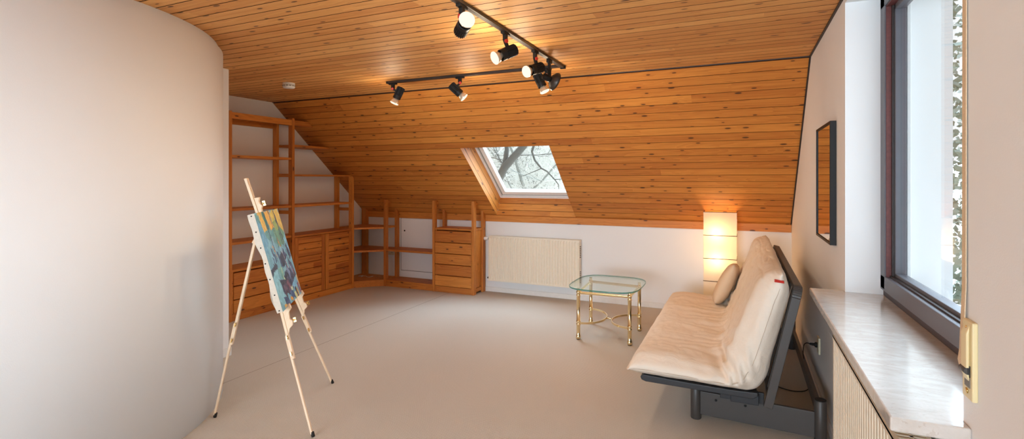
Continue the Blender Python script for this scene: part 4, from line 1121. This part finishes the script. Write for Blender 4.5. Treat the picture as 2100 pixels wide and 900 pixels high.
poly([(0, .60), (.2, .55), (.32, .55), (.30, .585), (.1, .62), (0, .645)], (36, 38, 60))
poly([(0, .65), (.24, .60), (.26, .82), (.18, .98), (0, .9)], (134, 194, 208)); poly([(.30, .58), (.5, .63), (.46, .72), (.32, .70)], (106, 164, 158))
poly([(.20, .70), (.40, .72), (.62, .64), (.68, .58), (.76, .68), (.82, .56), (.93, .66), (.97, .78), (.84, .86), (.62, .90), (.38, .92), (.24, .84)], (58, 70, 100), 18)
poly([(.22, .71), (.44, .73), (.66, .66), (.66, .70), (.44, .78), (.25, .78)], (38, 38, 54), 12); poly([(.26, .80), (.40, .78), (.46, .90), (.36, .92)], (86, 66, 84), 20); poly([(.42, .78), (.56, .75), (.60, .86), (.50, .89)], (104, 62, 78), 24)
poly([(.60, .66), (.70, .62), (.74, .72), (.66, .78)], (100, 118, 150), 16); poly([(.78, .62), (.90, .66), (.93, .78), (.82, .80)], (92, 110, 146), 18); poly([(.74, .76), (.95, .72), (.97, .78), (.78, .84)], (44, 46, 70)); poly([(.86, .68), (.92, .70), (.92, .78), (.88, .78)], (118, 66, 84))
poly([(.66, .84), (.92, .80), (.96, .87), (.74, .91)], (116, 176, 206)); poly([(.18, .88), (.34, .90), (.40, 1), (.22, 1)], (54, 82, 120), 16); poly([(.48, .89), (.62, .87), (.68, 1), (.54, 1)], (52, 86, 130)); poly([(.56, .86), (.66, .85), (.66, .90), (.58, .91)], (190, 204, 170))
poly([(.44, .93), (.50, .92), (.55, 1), (.47, 1)], (224, 160, 48)); poly([(.36, .90), (.42, .90), (.48, 1), (.42, 1)], (110, 170, 190)); poly([(.74, .93), (.84, .90), (.86, 1), (.76, 1)], (226, 176, 66)); poly([(.66, .95), (.74, .93), (.76, 1), (.68, 1)], (206, 210, 150)); poly([(.88, .87), (.95, .86), (.99, .97), (.92, .98)], (122, 66, 92)); poly([(.12, .95), (.22, .96), (.22, 1), (.13, 1)], (222, 170, 66))
poly([(.96, .80), (1, .80), (1, .94), (.98, .9)], (222, 178, 90)); poly([(.72, .90), (.78, .88), (.84, 1), (.78, 1)], (48, 60, 92))
for a0, b0, a1, b1, w0, w1, c in ((.33, 0, .37, .56, .012, .006, (32, 36, 62)), (.37, .02, .36, .3, .006, .004, (30, 34, 56)), (.54, 0, .60, .60, .012, .005, (34, 40, 70)), (.57, .02, .70, .66, .006, .005, (60, 60, 78)), (.76, 0, .80, .62, .016, .006, (30, 34, 62)), (.77, .02, .90, .58, .008, .006, (32, 36, 64)), (.78, .1, .84, .5, .004, .004, (36, 40, 66)), (.32, .34, .38, .5, .008, .006, (226, 156, 66)), (.60, .30, .64, .42, .012, .008, (224, 146, 60)), (.62, .42, .72, .66, .006, .006, (206, 176, 170)), (.40, .62, .44, .74, .008, .006, (204, 206, 140)), (.80, .62, .86, .76, .004, .004, (220, 220, 214)), (.40, .3, .42, .66, .004, .004, (170, 190, 190)), (.24, .72, .36, .94, .012, .01, (40, 44, 66))):
    line(a0, b0, a1, b1, w0, w1, c)
img = np.clip(img + rng.normal(size=(NA, NBb, 1)) * 5 + sn(60, 24, 5)[..., None], 4, 250) / 255
imgl = np.where(img <= .04045, img / 12.92, ((img + .055) / 1.055) ** 2.4)
pf = MB()
for i in range(NA + 1):
    for j in range(NBb + 1): pf.v.append(tuple(cv(i / NA, j / NBb, 0.)))
for i in range(NA):
    for j in range(NBb): pf.face((i * (NBb + 1) + j, i * (NBb + 1) + j + 1, (i + 1) * (NBb + 1) + j + 1, (i + 1) * (NBb + 1) + j))
po = obj('painted_face', pf, M['paint'], pt_)
ca = po.data.color_attributes.new('paint', 'FLOAT_COLOR', 'CORNER')
cc = np.ones((NA * NBb, 4, 4), np.float32); cc[:, :, :3] = imgl.reshape(-1, 1, 3); ca.data.foreach_set('color', cc.ravel())

# ------------------------------------------------------------------ outdoors
gm = MB(); n = 24
for i in range(n):
    for j in range(n):
        def gp(i, j):
            x, y = -60 + 120 * i / n, 7 + 75 * j / n
            return (x, y, -3.2 + max(0, y - 14) * .10 + .5 * noise.noise(Vector((x * .08, y * .08, 0))))
        gm.quad(gp(i, j), gp(i + 1, j), gp(i + 1, j + 1), gp(i, j + 1), 0, None, True)
struct(obj('terrain', gm, M['ground']), 'pale wintry hillside beyond the roof window', 'ground')
def branch(mb, p, d, L, r, depth, rs):
    pts = [p]; q = p.copy(); dd_ = d.copy(); k = 5
    for i in range(k):
        dd_ = (dd_ + Vector((rs.gauss(0, .13), rs.gauss(0, .13), rs.gauss(.02, .10)))).normalized(); q = q + dd_ * L / k; pts.append(q.copy())
    mb.tube(pts, [r * (1 - .65 * i / k) for i in range(k + 1)], 5 if depth < 2 else 3, cap=False)
    if depth <= 0: return
    for i in range(rs.randint(3, 5)):
        t = rs.uniform(.3, 1.); b0 = pts[min(k, max(1, int(t * k)))]
        nd = (dd_ + Vector((rs.gauss(0, .75), rs.gauss(0, .75), rs.gauss(.1, .45)))).normalized()
        branch(mb, b0, nd, L * rs.uniform(.45, .7), r * .42, depth - 1, rs)
rs = random.Random(3)
for k in range(16):
    y = rs.uniform(15, 34); x = -y * rs.uniform(.36, .50) + rs.uniform(-1, 1)
    mb = MB(); g0 = Vector((x, y, -3.4 + max(0, y - 14) * .10))
    branch(mb, g0, Vector((rs.gauss(0, .05), rs.gauss(0, .05), 1)).normalized(), rs.uniform(7, 10), rs.uniform(.09, .16), 3, rs)
    tag(obj('bare_tree', mb, M['bark'], origin=tuple(g0)), 'pale bare winter tree seen through the roof window', 'tree', 'bare trees beyond the roof window')
# near tree with the dark hanging branch
nt = MB(); Y_ = 9.5
def dv_(u, v, y):
    c = (u - 1050) / FPX; s_ = (HZ - v) / FPX; d_ = Vector((-math.sin(THETA) + c * math.cos(THETA), math.cos(THETA) + c * math.sin(THETA), s_)); return Vector((0, 0, CAMH)) + d_ * (y / d_.y)
nt.tube([Vector((-5.3, 9.2, -3.2)), Vector((-5.05, 9.3, -.5)), Vector((-4.75, 9.5, 1.2)), Vector((-4.45, 9.5, 1.75)), Vector((-4.0, 9.4, 2.15)), Vector((-3.3, 9.3, 2.9))], [.16, .13, .10, .085, .07, .04], 10)
nt.tube([Vector((-4.46, 9.5, 1.72)), Vector((-4.42, 9.55, 2.1)), Vector((-4.44, 9.6, 3.0))], [.06, .05, .03], 8)
nt.tube([Vector((-3.6, 9.35, 2.6)), Vector((-3.80, 9.4, 2.05)), Vector((-3.74, 9.4, 1.88)), Vector((-3.62, 9.45, 1.72)), Vector((-3.50, 9.45, 1.66)), Vector((-3.36, 9.5, 1.50)), Vector((-3.28, 9.5, 1.40)), Vector((-3.27, 9.5, 1.26))], [.030, .024, .021, .018, .015, .012, .009, .004], 7)
nt.tube([Vector((-3.36, 9.5, 1.50)), Vector((-3.22, 9.5, 1.51)), Vector((-3.12, 9.5, 1.44))], [.010, .007, .003], 6); nt.tube([Vector((-3.62, 9.45, 1.72)), Vector((-3.9, 9.5, 1.62)), Vector((-4.1, 9.5, 1.55))], [.010, .007, .003], 6)
rs2 = random.Random(11)
for k in range(10):
    p0 = Vector((-4.45 + k * .13, 9.5, 1.75 + k * .12)); branch(nt, p0, Vector((rs2.gauss(.2, .5), rs2.gauss(0, .4), rs2.gauss(.1, .6))).normalized(), .8, .012, 2, rs2)
tag(obj('bare_tree', nt, M['barkdark'], origin=(-5.3, 9.2, -3.2)), 'nearest bare tree with dark drooping branch outside the roof window', 'tree')
# thicket of fine twigs behind
tw = MB()
for k in range(26000):
    y = rs.uniform(14, 40); x = -y * rs.uniform(.30, .56); z = CAMH + y * rs.uniform(-.10, .12)
    p = Vector((x, y, z)); d_ = Vector((rs.gauss(0, .7), rs.gauss(0, .3), rs.gauss(.3, .7))).normalized(); L = rs.uniform(.3, 1.3)
    q = p + d_ * L; s_ = Vector((rs.gauss(0, 1), 0, rs.gauss(0, 1))).normalized() * rs.uniform(.006, .016)
    m2 = (p + q) / 2 + Vector((rs.gauss(0, .08), 0, rs.gauss(0, .08)))
    i = len(tw.v); tw.v += [tuple(p - s_), tuple(p + s_), tuple(m2 + s_ * .7), tuple(m2 - s_ * .7), tuple(q)]; tw.face((i, i + 1, i + 2, i + 3)); tw.face((i + 3, i + 2, i + 4))
tag(obj('twig_thicket', tw, M['twig'], fixn=False), 'pale thicket of fine twigs in the wood beyond the roof window', 'thicket', kind='stuff')
# ivy-clad bush seen in the gap of the right window
iv = MB()
for k in range(9000):
    c = Vector((2.9 + rs.gauss(0, .75), 8.6 + rs.gauss(0, .8), rs.uniform(-2.2, 5.2))); nrm = Vector((rs.gauss(-.3, .6), rs.gauss(-.8, .5), rs.gauss(.4, .5))).normalized()
    u = nrm.orthogonal().normalized(); v = nrm.cross(u); a = rs.uniform(0, 6.28); u, v = u * math.cos(a) + v * math.sin(a), v * math.cos(a) - u * math.sin(a); s_ = rs.uniform(.025, .06)
    i = len(iv.v); iv.v += [tuple(c - u * s_), tuple(c - v * s_ * .7), tuple(c + u * s_ * 1.3), tuple(c + v * s_ * .7)]; iv.face((i, i + 1, i + 2, i + 3))
ivt = thing('ivy_tree', 'ivy covered tree outside the right window', 'tree', (2.9, 8.6, -3.2))
fo = obj('foliage', iv, M['leaf'], ivt, fixn=False); fo['kind'] = 'stuff'
obj('trunk', MB().tube([(2.9, 8.6, -3.2), (2.85, 8.65, 0), (2.95, 8.6, 3), (2.9, 8.6, 5)], [.22, .2, .16, .08], 12), M['bark'], ivt)
